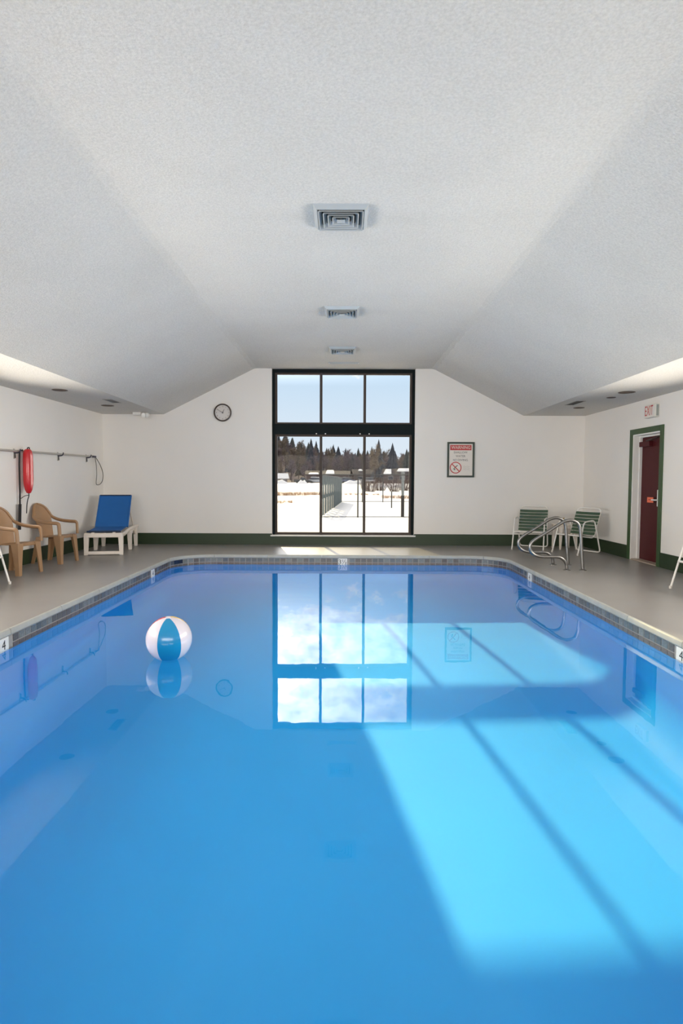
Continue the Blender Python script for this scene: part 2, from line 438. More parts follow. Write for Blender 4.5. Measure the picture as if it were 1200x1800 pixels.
while s < s_end:
    near_marker = any(abs((s - ms + RIMLEN / 2) % RIMLEN - RIMLEN / 2) < .125 for ms, _ in markers)
    if not near_marker and count < 298:
        me = navy_mesh if any(abs((s - ns + RIMLEN / 2) % RIMLEN - RIMLEN / 2) < .1 for ns in navy_s) else random.choice(tile_meshes)
        o = bpy.data.objects.new('tile', me); col.objects.link(o); o.parent = pool
        o.matrix_local = frame_at(s, -.081, .001); count += 1
    if not near_marker:
        Mx = frame_at(s, -.150, .001); mb0 = MB().box((0, 0, 0), (.088, .005, .058))
        low.add([Mx @ Vector(p) for p in mb0.v], mb0.f)
    s += PITCH
tag(low.build('lower_tile_row', M_tile_low, pool), kind='stuff')
for ms, digit in markers:
    mk = MB().box((0, 0, 0), (.15, .010, .15)).build('depth_marker', M_marker, pool, bevel=.003)
    mk['label'] = 'white depth marker tile with a black number'
    mk.matrix_local = frame_at(ms, -.123, .003)
    text('marker_numeral', digit, .115, M_black, mk, Matrix.Translation((0, .0058, .012)) @ Matrix.Rotation(math.pi, 4, 'Z') @ Matrix.Rotation(R(90), 4, 'X'))

# ================================================================== structure: walls, ceiling
TH = .24
# far wall with the tall window opening
wf = MB(); v, f = fill([(XL - TH, -.3), (WX0, -.3), (WX0, 0.0), (WX0, ZC + .3), (XL - TH, ZC + .3)], [], lambda x, z: (x, YF, z))
wf.bb(XL - TH, WX0, YF, YF + TH, -.3, ZC + .25)
wf.bb(WX1, XR + TH, YF, YF + TH, -.3, ZC + .25)
wf.bb(WX0, WX1, YF, YF + TH, -.3, WZ0 - .012)
struct(wf.build('wall_far', M_wall), 'off-white painted end wall around the tall window')
def side_wall(name, x0, x1, holes, label):
    """solid wall with rectangular openings: boxes between and around them"""
    mb = MB(); ys = sorted(holes); cur = YB - TH
    for y0, y1, z0, z1 in ys:
        mb.bb(x0, x1, cur, y0, -.3, ZS + .4); mb.bb(x0, x1, y0, y1, z1, ZS + .4)
        if z0 > -.2: mb.bb(x0, x1, y0, y1, -.3, z0)
        else: mb.bb(x0, x1, y0, y1, -.3, -.012)
        cur = y1
    mb.bb(x0, x1, cur, YF, -.3, ZS + .4)
    return struct(mb.build(name, M_wall), label)
DY0, DY1, DZ = 9.04, 9.895, 2.05
side_wall('wall_left', XL - TH, XL, [(SWY0, SWY1, SWZ0, SWZ1)], 'off-white painted side wall with the pole rack')
side_wall('wall_right', XR, XR + TH, [(SWY0, SWY1, SWZ0, SWZ1), (DY0, DY1, -.3, DZ)], 'off-white painted side wall with the maroon door')
struct(MB().bb(XL - TH, BWX0, YB - TH, YB, -.3, ZC + .25).bb(BWX1, XR + TH, YB - TH, YB, -.3, ZC + .25).bb(BWX0, BWX1, YB - TH, YB, -.3, BWZ0).bb(BWX0, BWX1, YB - TH, YB, BWZ1, ZC + .25).build('wall_back', M_wall), 'off-white painted wall behind the near deck')

CANS_L = [(-4.141, 8.76, .098), (-4.149, 10.54, .098)]
CANS_R = [(4.10, 8.77, .105), (4.115, 9.31, .062), (4.124, 10.60, .085)]
GR_L = (-3.905, -3.775, 9.74, 10.16); GR_R = (3.748, 3.878, 9.72, 10.22)
ce = MB()
for x0, x1, cans, gr in ((XL, SXL, CANS_L, GR_L), (SXR, XR, CANS_R, GR_R)):
    v, f = fill(rect(x0, x1, YB, YF), [circle(x, y, r) for x, y, r in cans] + [rect(*gr)], lambda x, y: (x, y, ZS)); ce.add(v, f)
ce.add([(SXL, YB, ZS), (FXL, YB, ZC), (FXL, YF, ZC), (SXL, YF, ZS)], [(0, 1, 2, 3)])
ce.add([(SXR, YB, ZS), (FXR, YB, ZC), (FXR, YF, ZC), (SXR, YF, ZS)], [(0, 3, 2, 1)])
ce.add([(FXL, YB, ZC), (FXR, YB, ZC), (FXR, YF + TH, ZC), (FXL, YF + TH, ZC)], [(0, 1, 2, 3)])
# roof over the ceiling so that no daylight leaks in
ce.bb(XL - TH - .3, XR + TH + .3, YB - .5, YF + TH + .01, ZC + .25, ZC + .35)
struct(ce.build('ceiling', M_ceil), 'textured white vaulted ceiling with flat soffits')

# uneven plaster beads along the creases of the vault
ceil_obj = bpy.data.objects['ceiling']
rb = random.Random(5)
for cx, sg in ((FXL, 1), (FXR, -1)):
    mb = MB(); nseg = 120; dx, dz = sg * (FXL - SXL) if sg > 0 else -(SXR - FXR), ZC - ZS
    sl_ = Vector((-sg * abs(SXL - FXL), 0, -(ZC - ZS))).normalized()
    for i in range(nseg + 1):
        y = 1.0 + (YF - 1.0) * i / nseg; w0 = .035 + .03 * rb.random(); w1 = .035 + .03 * rb.random(); d = .004 + .008 * rb.random()
        mb.v += [(cx + sg * w0, y, ZC + .002), (cx, y, ZC - d), tuple(Vector((cx, y, ZC + .002)) + sl_ * w1)]
    for i in range(nseg):
        for j in range(2): mb.f.append((3 * i + j, 3 * i + j + 1, 3 * i + j + 4, 3 * i + j + 3))
    mb.build('plaster_bead', M_ceil, ceil_obj, smooth=True)

# baseboards
BBH = .222
def baseboard(name, x0, x1, y0, y1): return struct(MB().bb(x0, x1, y0, y1, 0, BBH).build(name, M_green, bevel=.004), 'dark green painted baseboard')
baseboard('baseboard_left', XL, XL + .014, YB, YF)
bf = MB(); bf.bb(XL + .014, WX0, YF - .014, YF, 0, BBH); bf.bb(WX1, XR - .014, YF - .014, YF, 0, BBH); bf.bb(WX0, WX1, YF - .014, YF, 0, WZ0 - .03)
struct(bf.build('baseboard_far', M_green), 'dark green painted baseboard below the tall window')
CW = .088
br = MB(); br.bb(XR - .014, XR, YB, DY0 - CW, 0, BBH); br.bb(XR - .014, XR, DY1 + CW, YF - .014, 0, BBH)
struct(br.build('baseboard_right', M_green), 'dark green painted baseboard on both sides of the door')

# ================================================================== windows
FY = YF + .085          # plane of the window frame
win = thing('window_1', 'tall six-pane window with dark frame looking onto the snowy field', None, kind='structure')
def wbox(name, m, x0, x1, z0, z1, y0=FY, y1=FY + .07, bevel=.004):
    return MB().bb(x0, x1, y0, y1, z0, z1).build(name, m, win, bevel=bevel)
D1 = .052; A1 = .044                       # painted trim, then the metal frame
GX0, GX1 = WX0 + D1 + A1, WX1 - D1 - A1
MU = [(-.462, .052), (.408, .052)]
ZB0, ZB1 = 2.172, 2.428                   # dark beam between lower and upper lights
wbox('trim_jamb', M_frame, WX0, WX0 + D1, WZ0, ZC, FY - .02, FY + .09)
wbox('trim_jamb', M_frame, WX1 - D1, WX1, WZ0, ZC, FY - .02, FY + .09)
wbox('trim_head', M_frame, WX0 + D1, WX1 - D1, ZC - .068, ZC, FY - .02, FY + .09)
wbox('trim_beam', M_frame, WX0 + D1, WX1 - D1, ZB0 + .03, ZB1 - .02, FY - .02, FY + .09)
ZH = ZC - .068
for z0, z1 in ((WZ0, ZB0 + .03), (ZB1 - .02, ZH)):
    wbox('frame_stile', M_alu, WX0 + D1, GX0, z0, z1)
    wbox('frame_stile', M_alu, GX1, WX1 - D1, z0, z1)
    for mx_, mw in MU: wbox('mullion', M_alu, mx_ - mw / 2, mx_ + mw / 2, z0, z1, FY - .015, FY + .075)
wbox('frame_rail', M_alu, GX0, GX1, WZ0, WZ0 + .048)
wbox('frame_rail', M_alu, GX0, GX1, ZB0 - .012, ZB0 + .03)
wbox('frame_rail', M_alu, GX0, GX1, ZB1 - .02, ZB1 + .012)
wbox('frame_rail', M_alu, GX0, GX1, ZH - .035, ZH)
edges = [GX0, MU[0][0] - .026, MU[0][0] + .026, MU[1][0] - .026, MU[1][0] + .026, GX1]
for i in range(3):
    for z0, z1 in ((WZ0 + .048, ZB0 - .012), (ZB1 + .012, ZH - .035)):
        wbox('pane', M_glass, edges[2 * i], edges[2 * i + 1], z0, z1, FY + .03, FY + .036, 0)
for mx_, _ in MU:
    for d in (-.09, .09): wbox('latch', M_white, mx_ + d - .012, mx_ + d + .012, ZB0 + .032, ZB0 + .052, FY - .034, FY - .02, 0)
MB().bb(WX0 - .03, WX1 + .03, YF - .035, FY + .01, WZ0 - .028, WZ0).build('window_sill', M_white, win, bevel=.006)

def added_side_window(idx, x, label):  # out-of-view windows, made up to hold the side fill lamps
    w = thing('window_%d' % idx, label, None, kind='structure')
    def sb(name, m, y0, y1, z0, z1, dx0, dx1): return MB().bb(x + dx0, x + dx1, y0, y1, z0, z1).build(name, m, w)
    g = 1 if x > 0 else -1
    a, b2 = sorted((g * .06, g * .12)); c, d = sorted((g * .088, g * .094))
    nP = 4; st = (SWY1 - SWY0) / nP
    sb('frame_rail', M_alu, SWY0, SWY1, SWZ0, SWZ0 + .06, a, b2); sb('frame_rail', M_alu, SWY0, SWY1, SWZ1 - .06, SWZ1, a, b2)
    for i in range(nP + 1):
        y = min(max(SWY0 + st * i, SWY0 + .03), SWY1 - .03)
        sb('mullion', M_alu, y - .03, y + .03, SWZ0 + .06, SWZ1 - .06, a, b2)
        if i < nP: sb('pane', M_glass, SWY0 + st * i + .03, SWY0 + st * (i + 1) - .03, SWZ0 + .06, SWZ1 - .06, c, d)
added_side_window(2, XL, 'wide window added for fill light near the pool start')
added_side_window(3, XR, 'wide window added for fill light before the door')

bw = thing('window_4', 'wide glazed front added for fill light behind the near deck', None, kind='structure')  # unseen glazing, added around the back fill lamp
for z0, z1 in ((BWZ0, BWZ0 + .06), (BWZ1 - .06, BWZ1)): MB().bb(BWX0, BWX1, YB - .12, YB - .06, z0, z1).build('frame_rail', M_alu, bw)
for i in range(7):
    x = min(max(BWX0 + (BWX1 - BWX0) / 6 * i, BWX0 + .03), BWX1 - .03)
    MB().bb(x - .03, x + .03, YB - .12, YB - .06, BWZ0 + .06, BWZ1 - .06).build('mullion', M_alu, bw)
    if i < 6: MB().bb(x + .03, x + (BWX1 - BWX0) / 6 - .03, YB - .094, YB - .088, BWZ0 + .06, BWZ1 - .06).build('pane', M_glass, bw)

# ================================================================== door
M_maroon = mat('maroon_door_paint', rgb(76, 24, 28), .5, var=.08, vscale=3, spec=.2)
M_orange = mat('orange_tag', rgb(236, 116, 84), .6)
door = thing('door_1', 'maroon metal door in a green casing with white jamb', None, kind='structure')
def dbox(name, m, x0, x1, y0, y1, z0, z1, parent=door, bevel=.003): return MB().bb(x0, x1, y0, y1, z0, z1).build(name, m, parent, bevel=bevel)
dbox('casing', M_greenl, XR - .022, XR, DY0 - CW, DY0 - .002, 0, DZ + CW)
dbox('casing', M_greenl, XR - .022, XR, DY1 + .002, DY1 + CW, 0, DZ + CW)
dbox('casing', M_greenl, XR - .022, XR, DY0 - .002, DY1 + .002, DZ + .002, DZ + CW)
for y0, y1 in ((DY0 - .002, DY0 + .02), (DY1 - .02, DY1 + .002)): dbox('jamb', M_white, XR - .01, XR + TH, y0, y1, 0, DZ)
dbox('jamb_head', M_white, XR - .01, XR + TH, DY0 + .02, DY1 - .02, DZ - .022, DZ + .002)
for y0, y1 in ((DY0 + .02, DY0 + .036), (DY1 - .036, DY1 - .02)): dbox('door_stop', M_white, XR + .09, XR + .135, y0, y1, .01, DZ - .022)
dbox('door_stop', M_white, XR + .09, XR + .135, DY0 + .036, DY1 - .036, DZ - .05, DZ - .022)
leaf = dbox('door_leaf', M_maroon, XR + .135, XR + .18, DY0 + .022, DY1 - .022, .018, DZ - .024)
dbox('threshold', mat('threshold_wood', rgb(168, 152, 136), .5), XR - .005, XR + TH, DY0 + .02, DY1 - .02, -.012, .016)
cl_ = dbox('door_closer', M_maroon, XR + .075, XR + .135, DY1 - .36, DY1 - .04, DZ - .20, DZ - .12)
MB().tube([(XR + .06, DY1 - .30, DZ - .115), (XR + .045, DY1 - .52, DZ - .095), (XR + .11, DY1 - .60, DZ - .055)], .011, 8).build('closer_arm', mat('dark_closer_metal', rgb(44, 22, 24), .4), cl_)
hd = MB().bb(XR + .10, XR + .135, DY0 + .205, DY0 + .262, .90, 1.16).build('handle_plate', M_white, leaf, bevel=.008)
MB().tube(bez([(XR + .112, DY0 + .235, 1.00), (XR + .06, DY0 + .235, 1.00), (XR + .06, DY0 + .34, 1.00)], .02), .011, 10).build('lever', M_white, leaf, smooth=True)
tagm = MB().bb(XR + .072, XR + .080, DY0 + .32, DY0 + .50, .955, 1.04).build('hanging_tag', M_orange, leaf); tagm['label'] = 'orange tag hanging from the door lever'
MB().bb(XR + .0705, XR + .0722, DY0 + .36, DY0 + .46, .995, 1.008).build('tag_print', mat('tag_print', rgb(170, 66, 50)), tagm)

# ================================================================== ceiling fittings
M_vent = mat('vent_enamel', rgb(168, 174, 178), .45, var=.03)
M_dark = mat('dark_void', rgb(28, 28, 30), .8)
M_can = mat('brown_can_baffle', rgb(74, 54, 40), .5)
def vent(y, label):
    t = thing('ceiling_vent', label, 'air vent', (-.035, y, ZC), group='square ceiling diffusers')
    def ring(name, h0, z0, h1, z1, m=M_vent, th=.003):
        mb = MB()
        o0 = [(-h0, -h0), (h0, -h0), (h0, h0), (-h0, h0)]; o1 = [(-h1, -h1), (h1, -h1), (h1, h1), (-h1, h1)]
        k0, k1 = (h0 - th) / h0, (h1 - th) / h1
        mb.v = [(x, y_, z0) for x, y_ in o0] + [(x, y_, z1) for x, y_ in o1] + [(x * k0, y_ * k0, z0) for x, y_ in o0] + [(x * k1, y_ * k1, z1) for x, y_ in o1]
        for i in range(4):
            j = (i + 1) % 4
            mb.f += [(i, j, 4 + j, 4 + i), (8 + i, 12 + i, 12 + j, 8 + j), (i, 8 + i, 8 + j, j), (4 + i, 4 + j, 12 + j, 12 + i)]
        return mb.build(name, m, t)
    MB().bb(-.19, .19, -.19, .19, -.004, .0).build('backing', M_dark, t)
    ring('flange', .225, 0, .196, -.034, th=.006)
    for i in range(4):
        h = .186 - i * .038
        ring('louver', h - .024, -.006, h, -.046, th=.0025)
    MB().add([(-.034, -.034, -.046), (.034, -.034, -.046), (.034, .034, -.046), (-.034, .034, -.046), (0, 0, -.02)], [(3, 2, 1, 0), (0, 1, 4), (1, 2, 4), (2, 3, 4), (3, 0, 4)]).build('centre_plate', M_vent, t)
vent(5.12, 'square ceiling diffuser farthest from the tall window')
vent(7.92, 'square ceiling diffuser second from the tall window')
vent(10.19, 'square ceiling diffuser closest to the tall window')
t = thing('return_grille', 'flush white ceiling grille just in front of the tall window', 'air vent', (-.01, 11.33, ZC))
MB().bb(-.29, .29, -.07, .07, -.008, 0).build('grille_frame', M_vent, t)
for i in range(4): MB().bb(-.265, .265, -.05 + i * .027, -.036 + i * .027, -.012, -.008).build('slat', M_vent, t)
for x in (-.275, .275): MB().lathe([(.012, 0), (.012, .006)], (x, 0, -.013), 10).build('screw', M_white, t)

def can(x, y, r, label):
    t = thing('recessed_light', label, 'ceiling light', (x, y, ZS), group='recessed soffit lights')
    MB().lathe([(r * .90, 0), (r * .80, .05), (r * .72, .15), (.001, .152)], n=28).build('baffle', M_can, t, smooth=True)
    MB().lathe([(r * .88, .002), (r * 1.10, -.001), (r * 1.12, -.005), (r * .93, -.006), (r * .88, .002)], n=28).build('trim_ring', M_can, t, smooth=True)
    MB().lathe([(.001, .06), (r * .34, .068), (r * .42, .10), (r * .22, .15)], n=18).build('bulb', mat('unlit_bulb', rgb(150, 140, 128), .4), t, smooth=True)
can(*CANS_L[0], 'unlit brown recessed light in soffit above the pole rack')
can(*CANS_L[1], 'unlit brown recessed light in soffit nearest the twin emergency lamp')
can(*CANS_R[0], 'unlit dark recessed light in soffit above exit sign, larger of the pair')
can(*CANS_R[1], 'small unlit dark recessed light in soffit above exit sign')
can(*CANS_R[2], 'unlit dark recessed light beside the right soffit grille above strap chairs')
def soffit_grille(g, label):
    x0, x1, y0, y1 = g
    t = thing('soffit_grille', label, 'air vent', ((x0 + x1) / 2, (y0 + y1) / 2, ZS), group='soffit grilles')
    w, l = (x1 - x0) / 2, (y1 - y0) / 2
    bx = MB(); bx.bb(-w, w, -l, l, .06, .064); bx.bb(-w, -w + .004, -l, l, 0, .06); bx.bb(w - .004, w, -l, l, 0, .06); bx.bb(-w, w, -l, -l + .004, 0, .06); bx.bb(-w, w, l - .004, l, 0, .06)
    bx.build('duct', M_dark, t)
    fr = MB(); fr.bb(-w - .012, w + .012, -l - .012, -l + .006, -.005, .0); fr.bb(-w - .012, w + .012, l - .006, l + .012, -.005, .0); fr.bb(-w - .012, -w + .006, -l, l, -.005, .0); fr.bb(w - .006, w + .012, -l, l, -.005, .0)
    fr.build('grille_frame', mat('grille_grey', rgb(150, 148, 144), .5), t)
    for i in range(5):
        x = -w + 2 * w * (i + 1) / 6
        MB().box((x, 0, .012), (.003, 2 * l - .012, .026), Matrix.Rotation(R(32), 3, 'Y')).build('slat', mat('slat_grey', rgb(110, 108, 104), .5), t)
soffit_grille(GR_L, 'grey slatted soffit grille above the blue lounger')
soffit_grille(GR_R, 'grey slatted soffit grille above the green strap chairs')

t = thing('emergency_light', 'white twin-head emergency lamp on the soffit above blue lounger', 'emergency light', (-3.92, 11.58, ZS))
MB().bb(-.14, .02, -.06, .06, -.055, 0).build('battery_box', M_white, t, bevel=.008)
for x, a in ((.055, 25), (.135, -20)):
    rot = Matrix.Rotation(R(a), 4, 'Z') @ Matrix.Rotation(R(105), 4, 'X')
    hd = MB().lathe([(.001, -.045), (.026, -.04), (.044, -.005), (.048, .03), (.044, .034)], (x, -.02, -.052), 18, rot.to_3x3()).build('lamp_head', M_white, t, smooth=True)
    MB().lathe([(.042, .0345), (.02, .042), (.001, .044)], (x, -.02, -.052), 18, rot.to_3x3()).build('lens', mat('lens_white', rgb(236, 236, 232), .1, .0, coat=.5), hd, smooth=True)
MB().tube([(-.01, 0, -.03), (.055, -.01, -.034), (.135, -.01, -.034)], .012, 8).build('bracket_arm', M_white, t)

# ================================================================== wall things
# clock on the far wall
M_rim = mat('dark_brown_rim', rgb(66, 56, 54), .35)
M_face = mat('clock_face', rgb(214, 208, 204), .4, var=.02)
t = thing('wall_clock', 'round wall clock with dark rim on the white end wall', 'clock', (-2.403, YF, 2.616))
ry = Matrix.Rotation(R(90), 3, 'X')
MB().lathe([(.170, 0), (.177, .015), (.174, .032), (.160, .036), (.150, .024), (.150, .012)], n=48, m=ry).build('rim', M_rim, t, smooth=True)
MB().lathe([(.155, 0), (.155, .012), (.001, .0121)], n=48, m=ry).build('face', M_face, t)
for h in range(12):
    a = R(30 * (h if h else 12)); s_ = str(h if h else 12)
    text('numeral', s_, .034, M_rim, t, Matrix.Translation((math.sin(a) * .122, -.0128, math.cos(a) * .122)) @ Matrix.Rotation(R(90), 4, 'X'))
def hand(name, ang, l, w, y):
    a = R(ang); d = Vector((math.sin(a), 0, math.cos(a))); n_ = Vector((math.cos(a), 0, -math.sin(a)))
    p = [n_ * -w - d * .02, n_ * w - d * .02, n_ * w * .5 + d * l, n_ * -w * .5 + d * l]
    MB().hexa([q + Vector((0, y, 0)) for q in p], [q + Vector((0, y - .002, 0)) for q in p]).build(name, M_rim, t)
hand('hour_hand', 26, .075, .006, -.014); hand('minute_hand', 300, .118, .0045, -.017)
MB().lathe([(.011, .012), (.011, .022), (.001, .0225)], n=14, m=ry).build('hub', M_rim, t)

# warning sign
M_red = mat('sign_red', rgb(188, 48, 50), .45, var=.03)
M_signw = mat('sign_white', rgb(228, 220, 212), .4, var=.02)
M_sframe = mat('sign_frame_green', rgb(44, 58, 50), .45)
M_grey = mat('sign_pale_grey', rgb(196, 186, 176), .5)
M_txt = mat('sign_dark_text', rgb(78, 74, 70), .5)
SX0, SX1, SZ0, SZ1 = 2.045, 2.582, 1.358, 2.056
sx, sz = (SX0 + SX1) / 2, (SZ0 + SZ1) / 2
t = thing('warning_sign', 'framed warning sign about shallow water on the white end wall', 'sign', (sx, YF, sz))
hw, hh = (SX1 - SX0) / 2, (SZ1 - SZ0) / 2; FW = .036
for x0, x1, z0, z1 in ((-hw, hw, hh - FW, hh), (-hw, hw, -hh, -hh + FW), (-hw, -hw + FW, -hh + FW, hh - FW), (hw - FW, hw, -hh + FW, hh - FW)):
    MB().bb(x0, x1, -.028, 0, z0, z1).build('sign_frame', M_sframe, t, bevel=.003)
pl = MB().bb(-hw + FW, hw - FW, -.012, 0, -hh + FW, hh - FW).build('sign_panel', M_signw, t)
def on_sign(x, z, y=-.0135): return Matrix.Translation((x, y, z)) @ Matrix.Rotation(R(90), 4, 'X')
MB().bb(-.212, .208, -.0135, -.012, .187, .29).build('red_banner', M_red, pl)
text('banner_lettering', 'WARNING', .088, M_signw, pl, on_sign(-.002, .2385, -.0142), .375)
text('lettering', 'SHALLOW', .06, M_txt, pl, on_sign(-.005, .142), .27)
text('lettering', 'WATER', .06, M_txt, pl, on_sign(-.005, .069), .19)
text('lettering', 'NO', .06, M_txt, pl, on_sign(-.115, -.008), .072)
text('lettering', 'DIVING', .06, M_txt, pl, on_sign(.041, -.008), .195)
ring_ = MB(); N_ = 40; cx_, cz_ = -.100, -.158
for r_ in (.098, .116):
    for i in range(N_): ring_.v.append((cx_ + r_ * math.cos(2 * math.pi * i / N_), -.0140, cz_ + r_ * math.sin(2 * math.pi * i / N_)))
for i in range(N_): ring_.f.append((i, (i + 1) % N_, N_ + (i + 1) % N_, N_ + i))
dq = Vector((1, 0, -1)).normalized(); nq = Vector((1, 0, 1)).normalized()
ring_.add([Vector((cx_, -.0141, cz_)) + dq * a_ * .104 + nq * b_ * .009 for a_, b_ in ((-1, -1), (1, -1), (1, 1), (-1, 1))], [(0, 1, 2, 3)])
ring_.build('prohibition_mark', M_red, pl)
pic = MB()          # plain diver figure
pic.add([(cx_ - .055, -.0137, cz_ - .045), (cx_ - .04, -.0137, cz_ - .03), (cx_ + .035, -.0137, cz_ + .035), (cx_ + .05, -.0137, cz_ + .055), (cx_ + .02, -.0137, cz_ + .045), (cx_ - .045, -.0137, cz_ - .02)], [(0, 1, 2, 3, 4, 5)])
pic.add([(cx_ - .02 + .014 * math.cos(i * math.pi / 6), -.0137, cz_ - .035 + .014 * math.sin(i * math.pi / 6)) for i in range(12)], [tuple(range(12))])
pic.build('diver_figure', M_txt, pl)
wv = MB()
for k_ in range(3):
    top = [(.05 + i * .014, -.0137, -.13 - k_ * .03 + .008 * math.sin(i * 1.3)) for i in range(10)]
    wv.add(top + [(x, y, z - .008) for x, y, z in top], [(i, i + 1, 11 + i, 10 + i) for i in range(9)])
wv.build('faint_wave_drawing', M_grey, pl)

# exit sign on the right wall
t = thing('exit_sign', 'white exit sign with red letters above the maroon door', 'sign', (XR, 9.26, 2.367))
bx = MB().bb(-.075, 0, -.155, .155, -.10, .10).build('sign_box', mat('exit_box', rgb(214, 212, 204), .45), t, bevel=.006)
MB().bb(-.05, -.012, -.1565, -.155, -.085, .085).build('end_panel', mat('exit_end_grey', rgb(150, 154, 150), .5), bx)
fc = MB().bb(-.0765, -.075, -.145, .145, -.09, .09).build('face_panel', M_signw, bx)
text('exit_lettering', 'EXIT', .215, M_red, fc, Matrix.Translation((-.0772, .012, 0)) @ Matrix.Rotation(R(-90), 4, 'Z') @ Matrix.Rotation(R(90), 4, 'X'), .24)

# life hook pole on brackets, left wall
PZ, PXX = 1.715, XL + .055
M_blue_clip = mat('dark_blue_clip', rgb(46, 46, 66), .5)
for y, lb in ((8.68, 'dark hook bracket for the pole behind the red rescue tube'), (10.01, 'dark hook bracket halfway along the bare pole'), (11.11, 'dark hook bracket at the looped pole end')):
    t = thing('pole_bracket', lb, 'bracket', (XL, y, PZ - (11.36 - y) * .0105), group='brackets of the wall pole')
    MB().bb(0, .008, -.018, .018, -.11, .035).build('bracket_plate', M_galv, t)
    MB().tube(bez([(.006, 0, -.026), (.058, 0, -.026), (.092, 0, -.01), (.098, 0, .03)], .02), .009, 8).build('bracket_hook', M_blue_clip, t, smooth=True)
    MB().tube([(.012, .012, -.03), (.014, .012, -.10)], .007, 8).build('bracket_pin', M_dark, t)
t = thing('life_hook', 'long aluminium pole with wire loop resting on wall brackets', 'pole', (PXX, 0, PZ))
MB().tube([(0, 3.6, -.081), (0, 8, -.035), (0, 11.36, 0)], .0165, 14).build('pole', M_galv, t, smooth=True)
MB().tube([(0, 11.22, 0), (0, 11.40, 0)], .020, 14).build('end_sleeve', M_blue_clip, t, smooth=True)
loop = spline([(0, 11.38, .004), (.005, 11.45, -.04), (.012, 11.60, -.16), (.016, 11.70, -.30), (.016, 11.69, -.43), (.012, 11.60, -.51), (.006, 11.47, -.535), (.003, 11.41, -.50), (.0, 11.45, -.33), (0, 11.43, -.14), (0, 11.38, -.004)], 6)
MB().tube(loop, .0075, 8).build('wire_loop', mat('wire_grey', rgb(122, 118, 114), .4, .6), t, smooth=True)

# rescue tube
M_rtube = mat('red_vinyl', rgb(196, 30, 40), .32, var=.05, coat=.2)
M_rtube_d = mat('red_vinyl_seam', rgb(160, 22, 32), .4)
M_strap = mat('black_webbing', rgb(34, 32, 34), .8, bump=.1, bscale=200)
t = thing('rescue_tube', 'red lifeguard rescue tube hanging from the wall pole', 'rescue tube', (XL + .125, 8.83, 1.395))
secs = []
prof_rt = [(.33, .022, .02), (.325, .040, .032), (.305, .062, .044), (.26, .079, .052), (.18, .085, .055), (0, .086, .055), (-.12, .085, .055), (-.20, .076, .052), (-.27, .052, .044), (-.315, .026, .030), (-.325, .008, .012)]
rt = MB(); NS = 28
for z, w, d in prof_rt:
    for j in range(NS):
        a = 2 * math.pi * j / NS; ca, sa = math.cos(a), math.sin(a)
        y = math.copysign(abs(ca) ** .7, ca) * w; x = math.copysign(abs(sa) ** .75, sa) * d
        groove = math.exp(-(y / (.20 * w + 1e-4)) ** 2) * .55 * (1 if -.24 < z < .29 else .0)
        rt.v.append((x * (1 - groove), y, z))
for i in range(len(prof_rt) - 1):
    for j in range(NS): rt.f.append((i * NS + j, i * NS + (j + 1) % NS, (i + 1) * NS + (j + 1) % NS, (i + 1) * NS + j))
rt.f.append(tuple(range(NS))); rt.f.append(tuple((len(prof_rt) - 1) * NS + j for j in range(NS)))
bd = rt.build('float_body', M_rtube, t, smooth=True)
for z0, z1 in ((.03, .24), (-.20, -.02)):
    MB().sheet([[(.030, -.014, z0 + (z1 - z0) * i / 6), (.0305, 0, z0 + (z1 - z0) * i / 6), (.030, .014, z0 + (z1 - z0) * i / 6)] for i in range(7)], .006).build('handle_slot', M_rtube_d, bd)
MB().tube(bez([(0, -.03, .30), (.012, -.022, .352), (.012, .03, .352), (0, .036, .30)], .02), .008, 8).build('top_handle', M_strap, t, smooth=True)
MB().tube([(-.03, -.07, .31), (-.07, -.09, .30), (-.075, -.10, .1), (-.075, -.10, -.3), (-.08, -.10, -.50)], .012, 8, sx=.35).build('strap', M_strap, t)
MB().tube([(-.078, -.10, -.48), (-.082, -.105, -.66), (-.085, -.115, -.855)], .042, 8, sx=.2, up=(0, 1, 0)).build('strap_pad', M_strap, t)
MB().tube(spline([(0, 0, -.32), (0, .005, -.36), (-.01, -.012, -.42), (-.02, -.02, -.50), (-.03, -.015, -.62)], 5), .007, 8).build('tow_line', M_strap, t)
MB().tube(spline([(0, 0, -.35), (-.03, -.05, -.36), (-.07, -.09, -.40)], 5), .005, 8).build('clip_cord', M_strap, t)

# ================================================================== pool rails and ball
def rail(y, label):
    t = thing('grab_rail', label, 'handrail', (3.345, y, 0), group='stainless grab rails')
    P = [(.115, 0, .0), (.085, 0, .35), (.068, 0, .56), (.030, 0, .675), (-.06, 0, .722), (-.17, 0, .705), (-.30, 0, .625), (-.42, 0, .545), (-.56, 0, .46), (-.635, 0, .395), (-.655, 0, .325), (-.625, 0, .25), (-.545, 0, .205), (-.43, 0, .192), (-.26, 0, .192), (-.185, 0, .165), (-.130, 0, .10), (-.115, 0, 0)]
    MB().tube(spline(P, 5), .0225, 16).build('rail_tube', M_steel, t, smooth=True)
    for x in (.115, -.115): MB().lathe([(.052, 0), (.052, .006), (.034, .014), (.024, .022)], (x, 0, 0), 20).build('flange', M_steel, t, smooth=True)
rail(8.60, 'bent stainless grab rail at pool edge, the one nearer the door')
rail(9.17, 'bent stainless grab rail at pool edge, the one nearer the strap chairs')

